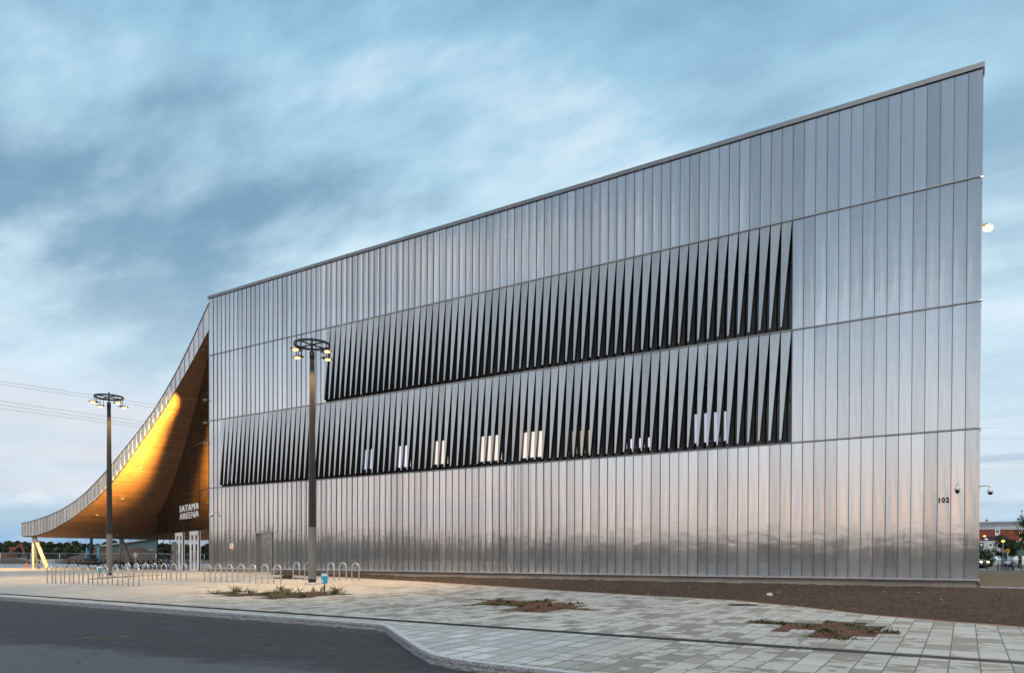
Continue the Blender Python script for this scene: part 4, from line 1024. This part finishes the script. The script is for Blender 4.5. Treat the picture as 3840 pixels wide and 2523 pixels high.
# cars
def car(label, x, y, rz, body, lit, z=.51):
    t_ = thing('parked_car' if not lit else 'car', label, 'car', (x, y, z), rz)
    prof = [(-2.1,.35),(-2.12,.8),(-1.9,.92),(-1.55,.96),(-1.0,1.42),(.35,1.45),(1.05,.98),(1.95,.85),(2.1,.65),(2.1,.35)]
    m = MB(); n = len(prof); Pn = []
    for s, ins in ((-.82,.0),(-.84,.0),(.84,0),(.82,0)):
        Pn.append([(px, s*(1 if pz_ < 1 else .82), pz_) for px, pz_ in prof])
    m.grid([Pn[1], Pn[2]], False); m.add(Pn[1], [tuple(range(n))]); m.add(Pn[2], [tuple(range(n))[::-1]]); m.build('body', body, t_)
    for s in (-1,1):
        m = MB(); m.add([(-1.35,s*.80,.99),(.85,s*.80,1.0),(.25,s*.705,1.40),(-.95,s*.705,1.38)], [(0,1,2,3)]); m.build('side_window', M['wglass'], t_)
        for wx in (-1.3,1.35):
            m = MB(); m.tube([(wx,s*.86,.33),(wx,s*.66,.33)], .33, 16); wl = m.build('wheel', M['black'], t_); m = MB(); m.tube([(wx,s*.872,.33),(wx,s*.862,.33)], .19, 12); m.build('rim', M['galv'], wl)
        m = MB(); m.blob((2.06,s*.6,.68), .07,.2,.09, 1, 0, n=6); m.build('headlight', M['lamp_hot'] if lit else M['galv'], t_)
    m = MB(); m.add([(.98,-.68,1.04),(.98,.68,1.04),(.42,.62,1.42),(.42,-.62,1.42)], [(0,1,2,3)]); m.build('windscreen', M['wglass'], t_)
car('car with both headlights lit passing beyond the corner of the hall', 40.72, 58.05, R(-30), varied('car_dark', (.05,.05,.055), .05, 2, .3, .5), True)
car('pale blue parked car behind the blue mesh panel', 44.7, 85.6, R(15), varied('car_pale_blue', (.42,.52,.58), .05, 2, .3, .3), False, .45)
car('white parked car at the right edge beyond the bollards', 47.0, 86.8, R(20), varied('car_white', (.7,.72,.72), .04, 2, .3), False, .45)
# yellow sign, mesh panel, bollards
t_ = thing('pedestrian_sign', 'yellow square sign with a dark figure on a thin grey post', 'road sign', (44.1,49.65,.5), R(0))
m = MB(); m.tube([(0,0,0),(0,0,1.95)], .028, 8); m.build('post', M['galv'], t_)
yel = mat('sign_yellow', (.85,.50,.02), .4); m = MB(); m.box(-.14,.14,-.055,-.035,1.58,1.87); pn = m.build('panel', yel, t_)
m = MB(); m.add([(-.07,-.06,1.63),(.07,-.06,1.63),(.04,-.06,1.76),(-.04,-.06,1.76)], [(0,1,2,3)]); m.tube([(0,-.058,1.79),(0,-.062,1.79)], .035, 10); m.build('figure', M['black'], pn)
m = MB(); m.box(-.16,.16,-.05,-.03,.6,.82); m.build('plate', M['white'], t_); m = MB(); m.lathe([(0,.1),(.1,.09),(.26,.03),(.28,0)], n=16); m.build('base', M['black'], t_)
blue = mat('mesh_blue', (.015,.05,.14), .5)
t_ = thing('mesh_panel', 'blue steel mesh site panel standing on the sandy yard', 'fence panel', (44.1,50.85,.5), R(28)); m = MB()
for q in (-.5,.5): m.tube([(q,0,0),(q,0,1.28)], .025, 6)
for zz in (.05,.66,1.28): m.tube([(-.5,0,zz),(.5,0,zz)], .022, 6)
m.build('frame', blue, t_); m = MB()
for i in range(1,26): m.tube([(-.5+i*.0385,0,.05),(-.5+i*.0385,0,1.28)], .007, 4)
for i in range(1,12): m.tube([(-.5,0,.05+i*.1),(.5,0,.05+i*.1)], .007, 4)
m.build('mesh', blue, t_)
def bollard(x, y, label, h=.62):
    t_ = thing('bollard', label, 'bollard', (x, y, .5), 0, 'dark bollards beside the sandy yard'); m = MB(); m.lathe([(0,h),(.04,h),(.055,h-.05),(.055,.0)], n=12); m.build('post', M['black'], t_); m = MB(); m.lathe([(.06,h-.12),(.06,h-.17)], n=12); m.build('band', M['galv'], t_)
bollard(42.6,52.3,'dark bollard nearest the corner of the hall, in front of the lit car'); bollard(43.42,50.5,'dark bollard left of the blue mesh panel'); bollard(44.5,48.8,'dark bollard right of the blue mesh panel')
t_ = thing('pawn_bollard', 'black bollard shaped like a chess pawn at the far right', 'bollard', (46.0,68.6,.48)); m = MB(); m.lathe([(.3,0),(.28,.15),(.16,.3),(.13,.9),(.2,.95),(.12,1.0)], n=16); m.build('stem', M['black'], t_); m = MB(); m.blob((0,0,1.2), .19,.19,.19, 1, 0); m.build('knob', M['black'], t_)
def mini_lamp(x, y, z, label, mt, r_=.22, d=.35):
    t_ = thing('area_lamp', label, 'street lamp', (x, y, .45), 0, 'small lit lamps around the factory'); h = z-.45
    m = MB(); m.tube([(0,d,0),(0,d,h+.1),(0,d*.5,h+.25),(0,0,h+.2)], .06, 8); m.build('pole', M['galv'], t_)
    m = MB(); m.lathe([(0,.2),(r_*1.1,.14),(r_*1.2,.04)], (0,0,h), 14); hd = m.build('shade', M['black'], t_); m = MB(); m.blob((0,0,h), r_,r_,r_*.6, 1, 0, n=8); m.build('bulb', mt, hd)
amb = mat('sodium_orange', (1,.4,.1), .4, emit=(1,.33,.04), es=14)
mini_lamp(45.0,185.9,7.2,'lit warm lamp in front of the red brick wall',M['lamp'],.3); mini_lamp(44.75,76.6,3.66,'orange lit lamp among the leaves of the broad tree',amb,.16); mini_lamp(48.0,104.2,4.35,'orange lit lamp over the kiosk roof',amb,.16); mini_lamp(47.2,92.9,4.95,'small white lit lamp above the kiosk at the right edge',M['lamp_hot'],.1); mini_lamp(45.6,197,6.7,'pale lit lamp under the brick factory windows',M['lit_cool'],.4)
t_ = thing('lattice_mast', 'thin pale mast beside the slender tree at the right edge', 'mast', (44.95,46.9,.5)); m = MB(); m.tube([(0,0,0),(0,0,5.1)], [.05,.035], 8); m.build('pole', M['galv'], t_); m = MB(); m.box(-.1,.1,-.08,.08,5.1,5.2); m.build('cap', M['galv'], t_)

# ---------------------------------------------------------------- CAMERA
cam = bpy.data.cameras.new('camera'); co = bpy.data.objects.new('camera', cam); COL.objects.link(co); S.camera = co
f, pit, rol, yaw = 2717.594, R(-.63543), R(.13749), R(-31.97774)
fw = Vector((math.sin(yaw)*math.cos(pit), math.cos(yaw)*math.cos(pit), math.sin(pit)))
rt = Vector((math.cos(yaw), -math.sin(yaw), 0)); up = rt.cross(fw)
r2 = rt*math.cos(rol)+up*math.sin(rol); u2 = -rt*math.sin(rol)+up*math.cos(rol)
co.matrix_world = Matrix(((r2.x,u2.x,-fw.x,40.813),(r2.y,u2.y,-fw.y,-29.0),(r2.z,u2.z,-fw.z,1.5),(0,0,0,1)))
cam.sensor_width = 36; cam.sensor_fit = 'HORIZONTAL'; cam.lens = f/3840*36; cam.shift_y = .22367; cam.clip_end = 6000; cam.clip_start = .1

# ---------------------------------------------------------------- SKY AND LIGHT
w = bpy.data.worlds.new('World'); S.world = w; w.use_nodes = True
T = NT(w.node_tree); bg = w.node_tree.nodes['Background']
SUN_EL, SUN_AZ = R(48), R(150)          # azimuth clockwise from +Y
sky = T.new('ShaderNodeTexSky'); sky.sky_type = 'NISHITA'; sky.sun_disc = False
sky.sun_elevation = SUN_EL; sky.sun_rotation = SUN_AZ; sky.ozone_density = 3.0
d = T.new('ShaderNodeTexCoord').outputs['Generated']; dx, dy, dz = T.sep(d)
el = T.math('MAXIMUM', dz, 0.0)
front_c = T.ramp(el, [(0,(.22,.42,.70)),(.022,(.30,.50,.76)),(.05,(.54,.71,.86)),(.10,(.70,.80,.89)),(.18,(.68,.84,.95)),(.32,(.63,.83,.94)),(.46,(.48,.72,.88)),(.62,(.31,.57,.78)),(.85,(.24,.46,.68))])
back_c = T.ramp(el, [(0,(.92,.66,.50)),(.045,(.90,.79,.71)),(.09,(.90,.88,.87)),(.18,(1.0,1.03,1.07)),(.25,(.76,.89,1.02)),(.32,(.43,.57,.71)),(.43,(.24,.36,.49)),(.8,(.32,.45,.58))])
fb_ = T.sstep(dy, -.15, .25)
base = T.mix(fb_, back_c, front_c)
den = T.math('ADD', el, .22)
cp = T.comb(T.math('DIVIDE', dx, den), T.math('DIVIDE', dy, den), 0.0)
c1 = T.noise(T.scale(cp, (1.15, 2.2, 1), (3.7, 8.2, 0), (0, 0, R(-30))), 1.0, 8, .52, 0)
c2 = T.noise(T.scale(cp, (3.2, 6.0, 1), (7.1, 3.3, 0), (0, 0, R(-30))), 1.0, 6, .55, .1)
cl = T.math('ADD', T.math('MULTIPLY', c1, .70), T.math('MULTIPLY', c2, .30))
def toward(v, a, b):
    q = T.new('ShaderNodeVectorMath', operation='DOT_PRODUCT'); T.put(q.inputs[0], d); q.inputs[1].default_value = Vector(v).normalized(); return T.sstep(q.outputs['Value'], a, b)
for v, a, b, k in (((-.69,.53,.49), .93, .995, .03), ((-.83,.43,.33), .95, .995, .03), ((-.25,.80,.55), .90, .99, .01), ((-.49,.78,.38), .93, .998, -.10), ((-.64,.66,.36), .97, .997, -.02), ((-.85,.2,.5), .93, .99, .0)):
    cl = T.math('ADD', cl, T.math('MULTIPLY', toward(v, a, b), k))
hi = T.sstep(el, .14, .40)
left = T.sstep(dx, .1, -.62)
cover = T.math('ADD', .15, T.math('MULTIPLY', hi, T.math('ADD', .50, T.math('MULTIPLY', left, .32))))
dark = T.math('MULTIPLY', T.sstep(cl, .43, .62), cover)
col = T.mix(dark, base, T.mix(fb_, (.26,.36,.46), (.195,.355,.51)))
lite = T.math('MULTIPLY', T.sstep(cl, .48, .36), .7)
col = T.mix(lite, col, T.mix(fb_, (1.05,.92,.84), (.84,.94,1.0)))
lb = T.noise(T.scale(d, (1.2, 1.2, 16)), 1.6, 4, .55, .3)
bar = T.math('MULTIPLY', T.sstep(lb, .50, .62), T.math('SUBTRACT', T.sstep(el, .012, .04), T.sstep(el, .10, .2)))
col = T.mix(T.math('MULTIPLY', bar, .7), col, T.mix(fb_, (.50,.55,.62), (.42,.57,.70)))
pk = T.math('MULTIPLY', T.math('MULTIPLY', T.sstep(T.noise(T.scale(d, (2, 2, 9), (3, 1, 2)), 1.3, 3, .5), .46, .62), left), T.math('SUBTRACT', T.sstep(el, .05, .1), T.sstep(el, .16, .24)))
col = T.mix(T.math('MULTIPLY', pk, .45), col, (.86,.76,.78))
bk = T.math('SUBTRACT', 1.0, fb_)
pm = T.noise(T.scale(d, (4.2, 4.2, 15), (1, 5, 2)), 2.2, 4, .55, .3)
peach = T.math('MULTIPLY', T.math('MULTIPLY', bk, T.sstep(pm, .48, .60)), T.math('SUBTRACT', T.sstep(el, .02, .05), T.sstep(el, .085, .15)))
col = T.mix(T.math('MULTIPLY', peach, .95), col, (1.30,.90,.69))
bl = T.math('MULTIPLY', T.math('MULTIPLY', bk, T.sstep(pm, .46, .36)), T.math('SUBTRACT', T.sstep(el, .03, .07), T.sstep(el, .22, .34)))
col = T.mix(T.math('MULTIPLY', bl, .75), col, (.52,.63,.76))
b2 = T.new('ShaderNodeBackground'); T.put(b2.inputs[0], col); b2.inputs[1].default_value = 1.1
T.put(bg.inputs[0], sky.outputs[0]); bg.inputs[1].default_value = .05
add = T.new('ShaderNodeMixShader'); add.inputs[0].default_value = .88
T.l.new(bg.outputs[0], add.inputs[1]); T.l.new(b2.outputs[0], add.inputs[2])
T.l.new(add.outputs[0], w.node_tree.nodes['World Output'].inputs['Surface'])
sl = bpy.data.lights.new('sun', 'SUN'); sl.energy = 1.5; sl.angle = R(35); sl.color = (1,.93,.84)
so = bpy.data.objects.new('sun', sl); COL.objects.link(so)
sd = Vector((math.sin(SUN_AZ)*math.cos(SUN_EL), math.cos(SUN_AZ)*math.cos(SUN_EL), math.sin(SUN_EL)))
so.rotation_euler = (-sd).to_track_quat('-Z', 'Y').to_euler()
S.view_settings.view_transform = 'Standard'; S.view_settings.look = 'None'; S.view_settings.exposure = 0; S.view_settings.gamma = 1
S.cycles.max_bounces = 6; S.cycles.sample_clamp_indirect = 6
